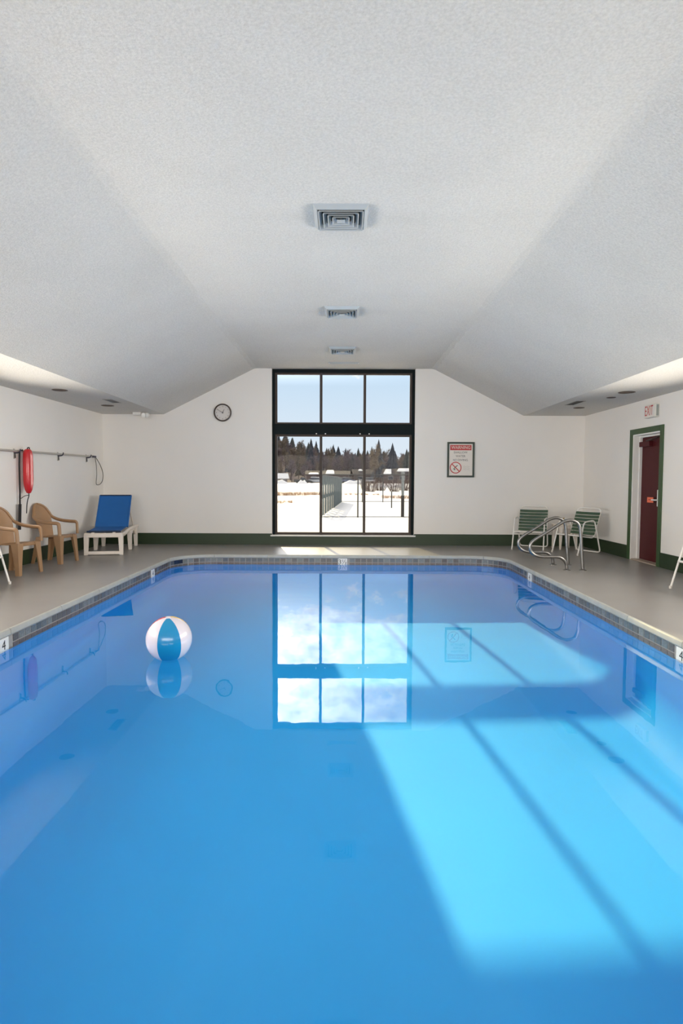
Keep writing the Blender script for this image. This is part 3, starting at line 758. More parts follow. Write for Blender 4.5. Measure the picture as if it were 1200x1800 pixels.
t = thing('beach_ball', 'inflated beach ball of blue, white, red and yellow panels floating on water', 'ball', (-1.40, 4.74, WATER + .149))
BRr = .179
PCOL = [mat('vinyl_' + n_, c, .22, var=.02, coat=.3) for n_, c in (('blue', rgb(20, 130, 180)), ('white', rgb(214, 206, 214)), ('yellow', rgb(236, 200, 110)), ('white_back', rgb(232, 228, 232)), ('red', rgb(206, 60, 70)), ('white_side', rgb(214, 206, 214)))]
tilt = Matrix.Rotation(R(7), 3, 'X')
for q in range(6):
    a0 = R(-90 + 16.6 - 30 + 60 * q) - .0; g = []
    for i in range(19):
        th_ = R(4) + (math.pi - R(8)) * i / 18
        g.append([tilt @ Vector((BRr * math.sin(th_) * math.cos(a0 + R(60) * j / 8), BRr * math.sin(th_) * math.sin(a0 + R(60) * j / 8), BRr * math.cos(th_))) for j in range(9)])
    MB().sheet(g, .002).build('panel', PCOL[q], t, smooth=True)
for s_ in (1, -1):
    MB().lathe([(.001, .002), (.02, .0008), (.021, -.002)], n=20, m=(tilt @ Matrix.Rotation(0 if s_ > 0 else math.pi, 3, 'X'))).build('end_cap', PCOL[1], t, smooth=True).location = tilt @ Vector((0, 0, s_ * (BRr + .0005)))

# ================================================================== furniture
M_strapg = mat('green_vinyl_strap', rgb(58, 82, 62), .45, var=.08, vscale=10)
M_tube = mat('white_powder_coat', rgb(232, 228, 222), .35, var=.02)
M_foot = mat('chair_foot_plastic', rgb(210, 204, 196), .5)
def strap_chair(label, loc, rz):
    t = thing('strap_chair', label, 'chair', loc, rz, group='white tube chairs with green straps')
    h = .272
    side = lambda s_: [(s_ * .285, -.30, 0), (s_ * h, -.145, .575), (s_ * h, .12, .60), (s_ * .262, .30, .022)]
    L = side(-1); Rr = side(1)
    path = bez(L + Rr[::-1], [0, .07, .07, .06, .06, .07, .07, 0], 5)
    MB().tube(path, .0125, 10).build('arm_frame', M_tube, t, smooth=True)
    sf = [(-.247, -.235, .335), (-.247, .13, .285), (-.252, .315, .80), (.252, .315, .80), (.247, .13, .285), (.247, -.235, .335)]
    cl = bez(sf + [sf[0]], [0, .06, .085, .085, .06, .0, 0], 5)
    MB().tube(cl, .0125, 10).build('seat_frame', M_tube, t, smooth=True)
    for s_ in (-1, 1): MB().tube([(s_ * .247, -.215, .333), (s_ * .282, -.214, .33)], .010, 8).build('frame_bolt', M_tube, t)
    for s_ in (-1, 1): MB().lathe([(.016, 0), (.016, .03), (.0135, .034)], (s_ * .285, -.30, 0), 12).build('foot_cap', M_foot, t, smooth=True)
    def strap(p, dirv, w):
        d = Vector(dirv).normalized(); p = Vector(p); nrm = Vector((1, 0, 0)).cross(d)
        g = []
        for i in range(9):
            u = -1 + 2 * i / 8; sag = .012 * (1 - u * u)
            c = p + Vector((u * .262, 0, 0)) + nrm * (.0145 - sag)
            g.append([c - d * w / 2, c + d * w / 2])
        MB().sheet(g, .004).build('strap', M_strapg, t, smooth=True)
    for i in range(5):
        y = -.185 + i * .066; strap((0, y, .335 - (y + .235) * .137), (0, 1, -.137), .054)
    bd_ = Vector((0, .185, .515)).normalized()
    for i in range(7):
        q = Vector((0, .13, .285)) + bd_ * (.075 + i * .062); strap(q, bd_, .051)
    return t
strap_chair('white tube chair with green straps against the end wall', (3.57, 11.38, 0), R(-28))
strap_chair('white tube chair with green straps angled against the door wall', (4.19, 10.72, 0), R(-62))
strap_chair('white tube strap chair against the wall before the door', (4.24, 6.87, 0), R(-88))
strap_chair('white tube strap chair on the deck before the brown armchairs', (-4.385, 6.95, 0), R(86))

# brown plastic armchairs
M_brown = mat('tan_plastic', rgb(158, 124, 92), .45, var=.05, vscale=8)
def armchair(label, loc, rz):
    t = thing('plastic_armchair', label, 'chair', loc, rz, group='tan plastic armchairs'); t.scale = (.84, .89, 1)
    g = []
    for i in range(11):
        v_ = i / 10; y = -.235 + .46 * v_; row = []
        for j in range(11):
            u = -1 + 2 * j / 10
            wd = .225 + .03 * math.cos(v_ * 2.2) - .012 * (v_ > .85)
            z = .425 - .03 * v_ - .018 * (1 - u * u) * math.sin(math.pi * min(1, v_ * 1.1)) - (.035 * (1 - v_ / .1) if v_ < .1 else 0)
            row.append((u * wd, y, z))
        g.append(row)
    MB().sheet(g, .012).build('seat', M_brown, t, smooth=True)
    ZB, ZT = .385, .905
    def hwid(v_): return .175 + .05 * min(1, v_ / .5) if v_ < .5 else .225 * math.sqrt(max(0.0, 1 - ((v_ - .5) / .505) ** 2.3))
    def backp(u, v_): return Vector((u * hwid(v_), .20 + .155 * v_ - .055 * u * u * (hwid(v_) / .22), ZB + (ZT - ZB) * v_))
    MB().sheet([[backp(-1 + 2 * j / 12, i / 16) for j in range(13)] for i in range(17)], .012).build('backrest', M_brown, t, smooth=True)
    for s_ in (-1, 1):
        pts = [backp(s_ * .2, .995), backp(s_ * .92, .955), backp(s_ * 1.0, .86), backp(s_ * 1.02, .72), Vector((s_ * .252, .235, .70)), Vector((s_ * .272, .14, .655)), Vector((s_ * .280, .02, .632)), Vector((s_ * .280, -.12, .622))]
        sp = spline(pts, 5) + bez([(s_ * .280, -.125, .622), (s_ * .280, -.235, .618), (s_ * .272, -.245, .43)], .045, 6)
        n_ = len(sp); MB().tube(sp, [.013 + .010 * min(1, i / (n_ * .35)) for i in range(n_)], 10, sx=1.3).build('arm', M_brown, t, smooth=True)
    def leg(x0, y0, x1, y1, zt, w0, w1):
        sx_ = 1 if x0 > 0 else -1; sy_ = 1 if y0 > 0 else -1
        mb = MB(); th = .012
        def corner(x, y, z, w):      # angle section open to the inside
            return [(x, y, z), (x - sx_ * w, y, z), (x - sx_ * w, y - sy_ * th, z), (x - sx_ * th, y - sy_ * th, z), (x - sx_ * th, y - sy_ * w, z), (x, y - sy_ * w, z)]
        lv = [(0, 1.0), (.5, .5), (1, 0)]
        secs = [corner(x1 + (x0 - x1) * k_, y1 + (y0 - y1) * k_, zt * k_, w1 + (w0 - w1) * k_ ** 1.5) for k_ in (0, .35, .7, .9, 1)]
        for s2 in secs: mb.v += s2
        for i in range(4):
            for j in range(6): mb.f.append((i * 6 + j, i * 6 + (j + 1) % 6, i * 6 + 6 + (j + 1) % 6, i * 6 + 6 + j))
        mb.f += [tuple(range(6)), tuple(range(24, 30))]
        mb.build('leg', M_brown, t)
    for s_ in (-1, 1):
        leg(s_ * .258, -.238, s_ * .275, -.262, .425, .125, .065)
        leg(s_ * .232, .225, s_ * .262, .305, .40, .105, .058)
    return t
armchair('tan plastic armchair below the red rescue tube, nearer the blue lounger', (-4.45, 9.19, 0), R(82))
armchair('tan plastic armchair beside the white strap chair', (-4.45, 8.06, 0), R(79))

# blue sling lounger
M_resin = mat('white_resin', rgb(232, 222, 212), .45, var=.02)
M_sling = mat('blue_mesh_sling', rgb(22, 96, 168), .55, var=.04, vscale=4, bump=.15, bscale=500)
t = thing('sun_lounger', 'blue sling lounger with white resin frame in the wall corner', 'sun lounger', (-4.075, 10.09, 0), R(10.5))
def leg4(name, x, y, zt, wx, wy, ytop=None, parent=t):
    yt = y if ytop is None else ytop
    lo = [(x - wx * .42, y - wy * .42, 0), (x + wx * .42, y - wy * .42, 0), (x + wx * .42, y + wy * .42, 0), (x - wx * .42, y + wy * .42, 0)]
    hi = [(x * .97 - wx / 2, yt - wy, zt), (x * .97 + wx / 2, yt - wy, zt), (x * .97 + wx / 2, yt + wy, zt), (x * .97 - wx / 2, yt + wy, zt)]
    return MB().hexa(lo, hi).build(name, M_resin, parent, bevel=.006)
for s_ in (-1, 1):
    railp = [(s_ * .285, 0, .345), (s_ * .287, .25, .335), (s_ * .29, .62, .365), (s_ * .29, 1.0, .375), (s_ * .29, 1.45, .375), (s_ * .288, 1.72, .37)]
    MB().tube(spline(railp, 5), .036, 10, sx=.85).build('side_rail', M_resin, t, smooth=True)
    leg4('leg', s_ * .285, .0, .335, .075, .05, .02)
    leg4('leg', s_ * .30, .80, .35, .065, .10)
    leg4('leg', s_ * .30, 1.46, .36, .065, .10)
    arc = [(s_ * .294, .84 + .56 * i / 8, .345 - .10 * abs(math.cos(math.pi * i / 8)) ** 2.2) for i in range(9)]
    MB().tube(arc, .022, 8).build('arch_brace', M_resin, t, smooth=True)
MB().bb(-.31, .31, -.030, .022, .300, .375).build('foot_bar', M_resin, t, bevel=.01)
MB().bb(-.30, .30, -.024, .018, .012, .066).build('foot_stretcher', M_resin, t, bevel=.006)
MB().bb(-.27, .27, 1.44, 1.48, .30, .35).build('rear_bar', M_resin, t, bevel=.006)
for x in (-.17, .17): MB().bb(x - .022, x + .022, -.03, .05, .368, .388).build('sling_clip', M_resin, t, bevel=.004)
g = [[((-1 + 2 * j / 8) * .262, .035 + .66 * i / 10, .400 + .03 * i / 10 - .022 * math.sin(math.pi * i / 10) * (1 - (-1 + 2 * j / 8) ** 2)) for j in range(9)] for i in range(11)]
MB().sheet(g, .008).build('sling_seat', M_sling, t, smooth=True)
MB().tube([(-.275, .03, .398), (.275, .03, .398)], .016, 10).build('sling_end_rod', mat('navy_sling_hem', rgb(20, 44, 74), .6), t)
p0, p1 = Vector((0, .70, .425)), Vector((0, 1.13, .985))
dd = (p1 - p0); nb = Vector((1, 0, 0)).cross(dd.normalized())
g = [[p0 + dd * (i / 10) + Vector(((-1 + 2 * j / 8) * .272, 0, 0)) - nb * (.03 * math.sin(math.pi * i / 10) * (1 - (-1 + 2 * j / 8) ** 2)) for j in range(9)] for i in range(11)]
bk = MB().sheet(g, .008).build('sling_back', M_sling, t, smooth=True)
for s_ in (-1, 1): MB().tube([p0 + Vector((s_ * .276, 0, 0)), p1 + Vector((s_ * .276, 0, 0))], .013, 10).build('back_frame', M_sling, t, smooth=True)
MB().tube([p1 + Vector((-.276, 0, 0)), p1 + Vector((.276, 0, 0))], .014, 10).build('back_hem', MATS['navy_sling_hem'], bk, smooth=True)
for s_ in (-1, 1): MB().tube([(s_ * .25, 1.02, .80), (s_ * .26, 1.42, .385)], .014, 8).build('back_strut', M_resin, t)

# white side table between the strap chairs
t = thing('side_table', 'small white plastic side table between the green strap chairs', 'table', (4.21, 11.37, 0), R(6)); t.scale = (.86, .86, 1)
MB().sheet([[(-.21 + .42 * i / 4, -.21 + .42 * j / 4, .46) for j in range(5)] for i in range(5)], .022).build('table_top', M_resin, t, bevel=.008)
for sx_ in (-1, 1):
    for sy_ in (-1, 1):
        x, y = sx_ * .165, sy_ * .165
        lo = [(x * 1.12 + a * .016, y * 1.12 + b_ * .016, 0) for a, b_ in ((-1, -1), (1, -1), (1, 1), (-1, 1))]
        hi = [(x + a * .034, y + b_ * .034, .45) for a, b_ in ((-1, -1), (1, -1), (1, 1), (-1, 1))]
        MB().hexa(lo, hi).build('leg', M_resin, t, bevel=.004)
for a in range(4):
    m_ = Matrix.Rotation(R(90 * a), 3, 'Z'); mb = MB().box((0, 0, 0), (.34, .012, .05)); mb.v = [tuple(m_ @ (Vector(p) + Vector((0, -.175, .425)))) for p in mb.v]
    mb.build('apron', M_resin, t)
t = thing('plant_cup', 'small tan cup with dry flowers standing on white side table', 'cup', (4.15, 11.33, .471))
MB().lathe([(.024, 0), (.03, .05), (.034, .075), (.030, .075), (.022, .01), (.001, .01)], n=18).build('cup', mat('tan_cup', rgb(202, 186, 150), .6), t, smooth=True)
fl = MB()
for i in range(9):
    a = i * 2.4; r_ = .008 + .003 * (i % 4)
    fl.tube([(r_ * math.cos(a), r_ * math.sin(a), .012), (r_ * 2.6 * math.cos(a), r_ * 2.6 * math.sin(a), .11 + .008 * (i % 3))], [.003, .010], 6)
tag(fl.build('dried_flowers', mat('dried_flower', rgb(172, 146, 92), .8), t), kind='stuff')

# ================================================================== outdoors
M_snow = mat('snow', (.87, .865, .87, 1), .6, var=.02, vscale=.4, bump=.3, bscale=3)
M_hill = mat('leaf_litter', rgb(112, 96, 92), .9, var=.25, vscale=.3)
def gz(x, y):
    z = -.3
    if y > 70: z += min(1.0, (y - 70) / 100) * 1.1
    if y > 185:
        left = 1 / (1 + math.exp((x + 16) / 7.0))
        z += (y - 185) * (.036 + .095 * left) * min(1, (y - 185) / 60 + .3)
    return z
ys_ = [12.2, 16, 22, 30, 40, 52, 64, 70, 85, 100, 120, 145, 170, 178, 185]
xs_ = [-190 + 10 * i for i in range(39)]
gm = MB()
for y in ys_:
    for x in xs_: gm.v.append((x, y, gz(x, y)))
for i in range(len(ys_) - 1):
    for j in range(len(xs_) - 1):
        a = i * len(xs_) + j; gm.f.append((a, a + 1, a + len(xs_) + 1, a + len(xs_)))
for y0, y1, x0, x1 in ((-60, 12.2, -190, XL - TH), (-60, 12.2, XR + TH, 190), (-60, YB - TH, XL - TH, XR + TH)):
    gm.add([(x0, y0, -.3), (x1, y0, -.3), (x1, y1, -.3), (x0, y1, -.3)], [(0, 1, 2, 3)])
struct(gm.build('snow_field', M_snow), 'flat snow-covered field outside the window')
hm = MB(); ys2 = [185, 195, 205, 220, 240, 260, 280, 300, 320, 350]
for y in ys2:
    for x in xs_: hm.v.append((x, y, gz(x, y)))
for i in range(len(ys2) - 1):
    for j in range(len(xs_) - 1):
        a = i * len(xs_) + j; hm.f.append((a, a + 1, a + len(xs_) + 1, a + len(xs_)))
struct(hm.build('wooded_hill', M_hill, smooth=True), 'low hill under the woods beyond the field')

# trees: a few meshes of each kind, one object per tree
M_con = [mat('conifer_green_%d' % i, c, .9, var=.3, vscale=.8) for i, c in enumerate((rgb(92, 96, 94), rgb(106, 102, 92), rgb(88, 92, 100)))]
M_bark = mat('bark', rgb(96, 84, 80), .9, var=.2, vscale=2)
M_twig = [mat('bare_twigs_%d' % i, c, .9, var=.2, vscale=1) for i, c in enumerate((rgb(138, 124, 126), rgb(124, 114, 120), rgb(140, 128, 114)))]  # twig colours lightened to grey-mauve, standing in for distance haze
def two_mats(mb, split, name, m0, m1):
    me = mb.mesh(name, m0); me.materials.append(m1)
    return me
def conifer_mesh(i, rnd):
    mb = MB(); H = 12.0
    mb.tube([(0, 0, -.5), (0, 0, H * .9)], [.18, .04], 5)
    nf = len(mb.f); T = 9
    for k_ in range(T):
        z0 = H * (.12 + .80 * k_ / T); z1 = z0 + H * .20; r0 = (3.1 - .7 * (i % 2)) * (1 - k_ / T) ** .85 + .18; n_ = 11
        o = len(mb.v)
        mb.v.append((0, 0, min(z1, H)))
        for j in range(n_ * 2):
            a = 2 * math.pi * j / (2 * n_) + rnd.random() * .2
            r = r0 * ((.75 + .45 * rnd.random()) if j % 2 == 0 else .42); zz = z0 - (rnd.random() * .5 if j % 2 == 0 else -.35)
            mb.v.append((r * math.cos(a), r * math.sin(a), zz))
        for j in range(n_ * 2): mb.f.append((o, o + 1 + j, o + 1 + (j + 1) % (2 * n_)))
    me = bpy.data.meshes.new('conifer'); me.from_pydata(mb.v, [], mb.f); me.materials.append(M_bark); me.materials.append(M_con[i % 3])
    me.polygons.foreach_set('material_index', [0] * nf + [1] * (len(me.polygons) - nf)); me.update(); return me
def bare_mesh(i, rnd):
    mb = MB(); H = 10.0
    mb.tube([(0, 0, -.4), (.1, 0, H * .35), (0, .1, H * .75)], [.2, .14, .05], 5)
    ends = []
    for k_ in range(16):
        z0 = H * (.22 + .035 * k_); a = rnd.random() * 6.28; l = H * (.36 - .012 * k_) * (.7 + .5 * rnd.random())
        e0 = Vector((math.cos(a) * l * .55, math.sin(a) * l * .55, z0 + l * .75)); mb.tube([(0, 0, z0), tuple(e0 * .5 + Vector((0, 0, z0 * .5 - .1))), tuple(e0)], [.07, .05, .02], 4); ends.append((Vector((0, 0, z0)), e0))
    nf = len(mb.f)
    for b0, e0 in ends:
        for q in range(60):
            t_ = .3 + .75 * rnd.random(); p = b0.lerp(e0, t_); d = Vector((rnd.gauss(0, 1), rnd.gauss(0, 1), rnd.gauss(.6, .8))).normalized() * (.5 + .9 * rnd.random())
            w = Vector((rnd.gauss(0, 1), rnd.gauss(0, 1), rnd.gauss(0, 1))).normalized() * .06
            mb.add([p - w, p + w, p + d], [(0, 1, 2)])
    me = bpy.data.meshes.new('bare_tree'); me.from_pydata(mb.v, [], mb.f); me.materials.append(M_bark); me.materials.append(M_twig[i % 3])
    me.polygons.foreach_set('material_index', [0] * nf + [1] * (len(me.polygons) - nf)); me.update(); return me
rnd = random.Random(11)
CM = [conifer_mesh(i, rnd) for i in range(6)]; BM = [bare_mesh(i, rnd) for i in range(6)]
def put_tree(me, name, x, y, h, base, label, cat, group):
    o = bpy.data.objects.new(name, me); col.objects.link(o); k_ = h / base
    o.location = (x, y, gz(x, y)); o.scale = (k_ * rnd.uniform(.85, 1.2), k_ * rnd.uniform(.85, 1.2), k_); o.rotation_euler = (0, 0, rnd.random() * 6.28)
    return tag(o, label, cat, group)
CL = 'dark evergreen conifer in the woods beyond the snowy field'; BL = 'leafless brown tree in the woods beyond the snowy field'
for y, st, h0, h1 in ((215, 4.4, 7, 12.5), (240, 3.9, 7, 12.5), (268, 3.6, 8, 13), (300, 3.0, 8, 12.5)):
    x = -60 + rnd.random() * 3
    while x < 60:
        put_tree(CM[rnd.randrange(6)], 'conifer', x, y + rnd.uniform(-8, 8), rnd.uniform(h0, h1), 12, CL, 'tree', 'evergreens in the woods'); x += st * rnd.uniform(.7, 1.3)
for y, st, h0, h1 in ((193, 3.6, 6, 9.0), (203, 3.0, 7, 11), (226, 2.9, 8, 12), (254, 2.9, 8, 12), (284, 3.2, 8, 12)):
    x = -56 + rnd.random() * 3
    while x < 58:
        if not (y < 200 and 1.5 < x < 13.5): put_tree(BM[rnd.randrange(6)], 'bare_tree', x, y + rnd.uniform(-4, 4), rnd.uniform(h0, h1), 10, BL, 'tree', 'leafless trees in the woods')
        x += st * rnd.uniform(.7, 1.3)
for x, y, h in ((10.4, 180, 13.2), (14.6, 181, 12.2), (19.0, 182, 10.5)):
    put_tree(CM[rnd.randrange(6)], 'conifer', x, y, h, 12, 'tall dark conifer standing behind the snow-roofed house', 'tree', 'conifers by the house')
for x, y, h in ((8.9, 171, 11.5), (21.6, 160, 11.5)):
    put_tree(BM[rnd.randrange(6)], 'bare_tree', x, y, h, 10, 'tall leafless tree rising beside the snow-roofed house', 'tree', 'leafless trees by the house')

# shrubs and dry grass
M_grass = mat('dry_grass', rgb(166, 122, 84), .9, var=.25, vscale=2)
M_shrub = mat('shrub_twigs', rgb(104, 88, 80), .9, var=.2, vscale=2)
def shrub_mesh(seed, H, spread, n_, m):
    r_ = random.Random(seed); mb = MB()
    for i in range(n_):
        a = r_.random() * 6.28; l = H * (.5 + .5 * r_.random()); s_ = spread * r_.random() ** .6
        b0 = Vector((math.cos(a) * s_ * .4, math.sin(a) * s_ * .4, -.05)); e0 = Vector((math.cos(a) * s_, math.sin(a) * s_, l)); w = Vector((-math.sin(a), math.cos(a), 0)).lerp(Vector((1, 0, 0)), .5).normalized() * H * .012
        m_ = b0.lerp(e0, .6) + Vector((r_.gauss(0, .05) * H, r_.gauss(0, .05) * H, 0))
        mb.add([b0 - w, b0 + w, m_ + w * .7, m_ - w * .7, e0], [(0, 1, 2, 3), (3, 2, 4)])
        for q in range(3):
            d = Vector((r_.gauss(0, .5), r_.gauss(0, .5), abs(r_.gauss(.4, .3)))).normalized() * H * .28; mb.add([m_ - w * .5, m_ + w * .5, m_ + d], [(0, 1, 2)])
    me = bpy.data.meshes.new('shrub'); me.from_pydata(mb.v, [], mb.f); me.materials.append(m); me.update(); return me
SH = [shrub_mesh(i, 2.4, 1.7, 90, M_shrub) for i in range(3)]
for i, (x, y) in enumerate(((3.6, 84), (7.2, 85), (10.8, 86), (5.4, 89), (9.0, 90), (3.2, 96), (12.6, 91))):
    o = bpy.data.objects.new('bare_shrub', SH[i % 3]); col.objects.link(o); o.location = (x, y, gz(x, y)); o.rotation_euler = (0, 0, i); o.scale = (1, 1, rnd.uniform(.75, 1.05))
    tag(o, 'leafless shrub at the field edge beyond the court', 'shrub', 'leafless shrubs')
GRM = [shrub_mesh(20 + i, .55, .8, 110, M_grass) for i in range(3)]
def grass(x, y, label, group, k_=1.0):
    o = bpy.data.objects.new('grass_tuft', GRM[rnd.randrange(3)]); col.objects.link(o); o.location = (x, y, gz(x, y)); o.rotation_euler = (0, 0, rnd.random() * 6); o.scale = (k_, k_, k_ * rnd.uniform(.7, 1.1))
    tag(o, label, 'grass', group)
for i in range(15): grass(-8.6 + i * .42, 62.5 + i * .42 + rnd.uniform(-.6, .6), 'dry brown grass tuft in the strip across the snow', 'grass strip in the snow', 1.15)
for i in range(5): grass(-5.3 + i * .40, 43 + rnd.uniform(-1, 1), 'small dry grass tuft in open snow beside the court', 'loose grass tufts', .62)
for i in range(6): grass(3.8 + i * .42, 56 + rnd.uniform(-.7, .7), 'dry grass tuft behind the fenced court', 'grass behind the court', .8)
for i in range(10): grass(-1.6 + i * .62, 69 + rnd.uniform(-.5, .5), 'low dry grass tuft along the far side of the court', 'grass along the court', .6)

# tennis court fence
M_screen = mat('green_windscreen', rgb(74, 88, 90), .8, var=.1, vscale=3)
M_post = mat('dark_fence_post', rgb(66, 66, 66), .5, .3)
A = Vector((-.95, 25.9, -.3)); B = Vector((-.16, 45.2, -.3)); HF = 1.86
t = thing('windscreen_fence', 'dark green screened court fence receding across the snow', 'fence', A)
dv = (B - A); L_ = dv.length; du = dv.normalized(); ang = math.atan2(du.y, du.x); Mr = Matrix.Rotation(ang, 3, 'Z')
def fbox(name, s0, s1, z0, z1, th, m):
    mb = MB().bb(s0, s1, -th / 2, th / 2, z0, z1); mb.v = [tuple(Mr @ Vector(p)) for p in mb.v]; return mb.build(name, m, t)
fbox('top_rail', 0, L_, HF - .05, HF, .05, M_post); 
for s_ in [1.7 * i for i in range(6)] + [9.9 + 2.35 * i for i in range(5)]:
    if s_ <= L_: fbox('post', s_ - .04, s_ + .04, -.1, HF, .028, M_post)
for i in range(5):
    s0 = 1.7 * i
    fbox('screen_panel', s0 + .05, s0 + 1.65, HF - .46, HF - .055, .02, M_screen)
    fbox('screen_strip', s0 + .35, s0 + 1.2, .05, HF - .46, .012, M_screen)
    fbox('middle_band', s0 + .05, s0 + 1.65, .80, .96, .016, M_screen)
for i in range(5):
    s0 = 8.5 + .05 + (L_ - 8.5) / 5 * i
    fbox('screen_panel', s0, s0 + (L_ - 8.5) / 5 - .1, .02, HF - .055, .02, M_screen)
t = thing('court_fence', 'thin metal rail fence closing the near end of the court', 'fence', (-.95, 25.9, -.3))
MB().tube([(0, 0, HF), (6.5, .2, HF)], .022, 8).build('top_rail', M_post, t); MB().tube([(0, 0, .03), (6.5, .2, .03)], .014, 8).build('bottom_rail', M_post, t)
for x in (1.56, 4.9, 6.5): MB().tube([(x, x * .03, -.1), (x, x * .03, HF)], .032, 8).build('post', M_post, t)
t = thing('court_fence', 'thin metal rail fence closing the far end of the court', 'fence', (-.16, 45.2, -.3))
MB().tube([(0, 0, HF), (7.6, .2, HF)], .02, 8).build('top_rail', M_post, t); MB().tube([(0, 0, .05), (7.6, .2, .05)], .02, 8).build('bottom_rail', M_post, t)
for x in (1.55, 3.12, 6.2): MB().tube([(x, x * .03, -.1), (x, x * .03, HF)], .035, 8).build('post', M_post, t)
t = thing('net_post', 'slim standing post in the middle of the snowy court', 'post', (2.83, 35.4, -.3))
MB().tube([(0, 0, -.1), (0, 0, .95)], .035, 8).build('pole', M_post, t); MB().lathe([(.045, .95), (.045, 1.0), (.001, 1.02)], n=10).build('cap', M_post, t)
t = thing('lamp_post', 'thick grey lamp post with dark base standing by the court', 'post', (2.60, 26.4, -.3))
MB().tube([(0, 0, -.1), (0, 0, .95)], .075, 12).build('base', mat('pole_dark_base', rgb(54, 50, 48), .6), t, smooth=True)
MB().tube([(0, 0, .95), (0, 0, 1.9)], .060, 12).build('shaft', mat('pole_grey', rgb(120, 126, 126), .5), t, smooth=True)
MB().lathe([(.07, 1.9), (.085, 1.93), (.06, 1.99), (.001, 2.0)], n=12).build('cap', MATS['pole_grey'], t, smooth=True)

# houses, snow banks and cars at the far side of the field
M_wood = mat('dark_siding', rgb(86, 72, 70), .8, var=.12, vscale=1.5, stretch=(1, 1, 6))
M_house = mat('grey_siding', rgb(118, 112, 112), .8, var=.08, vscale=2)
M_roof = mat('dark_shingle', rgb(62, 54, 54), .85, var=.15, vscale=2)
M_hwin = mat('house_window_glass', rgb(60, 66, 76), .2)
def house(label, x, y, w, d, hw_, hr, m, wins, rz=0.0, roof_x=True, patches=()):
    t = thing('house', label, 'house', (x, y, gz(x, y)), rz)
    bd = MB().bb(-w / 2, w / 2, 0, d, -.5, hw_).build('wall', m, t)
    e = .45
    if roof_x:
        P = [(-w / 2 - e, -e, hw_ - .05), (w / 2 + e, -e, hw_ - .05), (w / 2 + e, d / 2, hw_ + hr), (-w / 2 - e, d / 2, hw_ + hr)]
        Q = [(-w / 2 - e, d + e, hw_ - .05), (w / 2 + e, d + e, hw_ - .05)]
        mb = MB().add(P + Q + [(a, b_, c + .22) for a, b_, c in P + Q], [(0, 1, 2, 3), (3, 2, 5, 4), (6, 7, 8, 9), (9, 8, 11, 10), (0, 6, 7, 1), (1, 7, 8, 2), (2, 8, 11, 5), (0, 3, 9, 6), (3, 4, 10, 9), (4, 5, 11, 10)])
    else:
        P = [(-w / 2 - e, -e, hw_ - .05), (0, -e, hw_ + hr), (w / 2 + e, -e, hw_ - .05)]
        mb = MB().add(P + [(a, d + e, c) for a, b_, c in P] + [(a, b_, c + .25) for a, b_, c in P] + [(a, d + e, c + .25) for a, b_, c in P], [(0, 1, 4, 3), (1, 2, 5, 4), (6, 7, 10, 9), (7, 8, 11, 10), (0, 6, 7, 1), (1, 7, 8, 2), (3, 4, 10, 9), (4, 5, 11, 10), (0, 3, 9, 6), (2, 8, 11, 5)])
        MB().add([(-w / 2, 0, hw_), (w / 2, 0, hw_), (0, 0, hw_ + hr - .1), (-w / 2, .1, hw_), (w / 2, .1, hw_), (0, .1, hw_ + hr - .1)], [(0, 1, 2), (3, 5, 4), (0, 3, 4, 1), (1, 4, 5, 2), (2, 5, 3, 0)]).build('gable', m, t)
    mb.build('roof', M_roof if patches else M_snow, t)
    for a0, a1, b0, b1 in patches:          # snow left on the near roof slope
        f0 = lambda k_: (-e + (d / 2 + e) * k_, hw_ + .17 + (hr + .05) * k_)
        (y0, z0), (y1, z1) = f0(b0), f0(b1)
        lo = [(a0, y0, z0), (a1, y0, z0), (a1 - .3, y1, z1), (a0 + .4, y1, z1)]
        MB().hexa(lo, [(p_[0], p_[1], p_[2] + .22) for p_ in lo]).build('roof_snow', M_snow, t)
    for x_, z_, ww, wh in wins:
        f_ = MB().bb(x_ - ww / 2 - .06, x_ + ww / 2 + .06, -.05, 0, z_ - wh / 2 - .06, z_ + wh / 2 + .06).build('window', M_white, t)
        MB().bb(x_ - ww / 2, x_ + ww / 2, -.07, -.05, z_ - wh / 2, z_ + wh / 2).build('pane', M_hwin, f_)
    return t
house('small shed with snow-covered roof at the field edge left of cars', -17.6, 172, 2.6, 3, 1.2, 1.3, M_house, [(.2, .7, .6, .5)], R(12))
house('long low dark house with snow on part of its roof', -4.8, 176, 12.5, 7, 2.3, 1.1, M_wood, [(-4, 1.4, 1.2, .9), (-1, 1.4, 1.2, .9), (2.4, 1.4, 1.2, .9), (5, 1.2, .9, 1.1)], patches=((-.6, 2.0, .1, 1.0), (-5.6, -2.6, .0, .3)))
house('dark house with slanting snow-covered roof behind the shrubs', 15.5, 165, 9.5, 8, 2.4, 1.5, M_wood, [(-2.6, 1.5, 1.3, .9), (.6, 1.5, 1.3, .9), (3.2, 1.5, 1.0, .9)], R(-8), patches=((-4.6, -2.4, .0, .8), (-1.0, 2.6, .45, .95), (3.0, 5.0, .6, 1.0)))
house('brown house among the trees behind the court', 7.6, 184, 9.0, 7, 2.6, 1.4, M_wood, [(-2.5, 1.5, 1.2, .9), (1.6, 1.5, 1.2, .9)], R(6), patches=((-3.0, -1.6, .6, .9),))
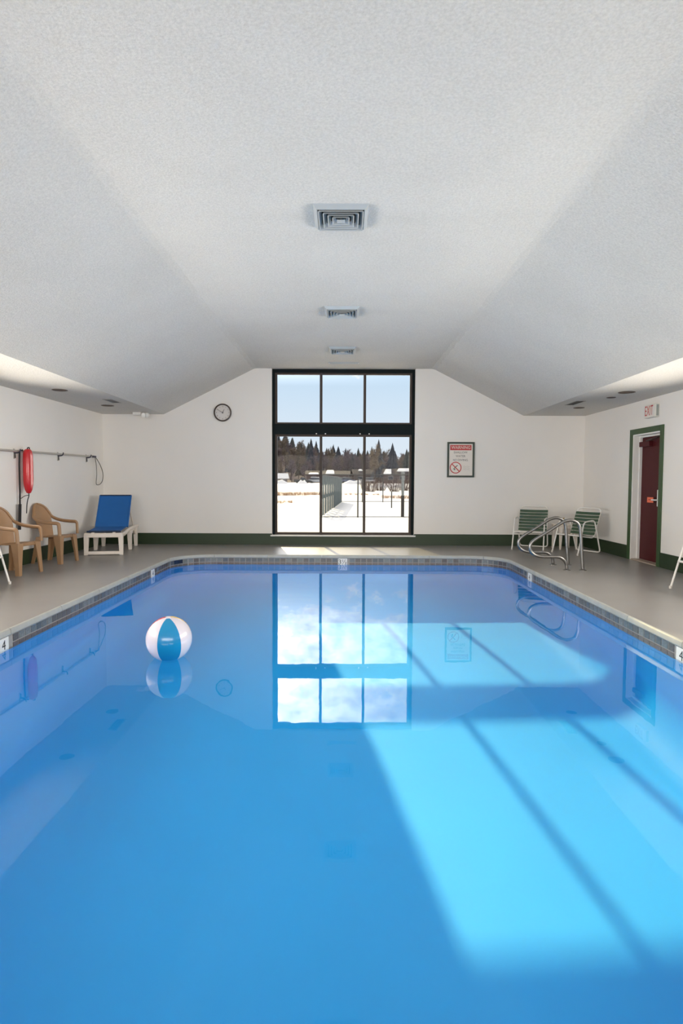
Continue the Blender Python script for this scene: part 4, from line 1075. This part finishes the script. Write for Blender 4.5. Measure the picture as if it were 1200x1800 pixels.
def bank(label, x, y, l, h, w):
    mb = MB(); N1, N2 = 14, 8
    for i in range(N1 + 1):
        u = i / N1
        for j in range(N2 + 1):
            q = j / N2; k_ = math.sin(math.pi * u) ** .4 * math.sin(math.pi * q)
            mb.v.append((-l / 2 + l * u, -w / 2 + w * q, -.1 + h * k_ * (1 + .18 * math.sin(u * 17 + x))))
    for i in range(N1):
        for j in range(N2): a = i * (N2 + 1) + j; mb.f.append((a, a + 1, a + N2 + 2, a + N2 + 1))
    o = mb.build('snow_bank', M_snow, smooth=True); o.location = (x, y, gz(x, y)); tag(o, label, 'snow bank')
bank('ploughed snow bank in front of the small shed', -16.6, 150, 5.6, 1.05, 2.2)
bank('ploughed snow bank beside the dark parked pickup', -10.4, 150, 2.6, 1.0, 2.0)
bank('long snow bank behind the shrubs and court', 7.5, 110, 9.5, .7, 2.2)
bank('snow bank past the end of the screened fence', 2.6, 150, 6.0, 1.0, 2.2)
def car(label, x, y, m, rz, pickup=False, snow=False):
    t = thing('car', label, 'car', (x, y, gz(x, y)), rz)
    body = [(-2.2, .35), (2.2, .35), (2.25, .75), (1.9, .95), (-2.15, 1.0)]
    MB().prism(body, lambda u, v, w_: (u, w_ - .85, v), 1.7).build('body', m, t, bevel=.05)
    cabp = [(-1.9, .96), (1.1, .96), (.5, 1.45), (-1.5, 1.5)] if not pickup else [(-.5, .96), (1.2, .96), (.7, 1.55), (-.3, 1.55)]
    MB().prism(cabp, lambda u, v, w_: (u, w_ - .75, v), 1.5).build('cabin', M_hwin, t, bevel=.04)
    zt = 1.5 if not pickup else 1.55; xa, xb = (-1.5, .5) if not pickup else (-.3, .7)
    MB().bb(xa - .05, xb + .05, -.76, .76, zt, zt + (.12 if snow else .04)).build('snow_on_roof' if snow else 'roof', M_snow if snow else m, t)
    for xx in (-1.35, 1.35):
        for yy in (-.80, .80): MB().lathe([(.33, -.1), (.33, .1)], (xx, yy, .33), 16, Matrix.Rotation(R(90), 3, 'X')).build('wheel', M_black, t)
M_car1 = mat('car_dark', rgb(52, 54, 56), .3); M_car2 = mat('car_silver', rgb(180, 182, 186), .3, .4); M_car3 = mat('car_blue', rgb(96, 104, 128), .3)
car('dark parked pickup between shed and long house', -11.2, 160, M_car1, R(5), True)
car('pale parked car with snowy roof by the long house', -7.4, 163, M_car2, R(-8), False, True)
car('blue-grey parked car past the screened fence end', 1.2, 160, M_car3, R(4), False, True)
car('silver parked car beside the blue-grey car', 6.4, 161, M_car2, R(170), False, True)
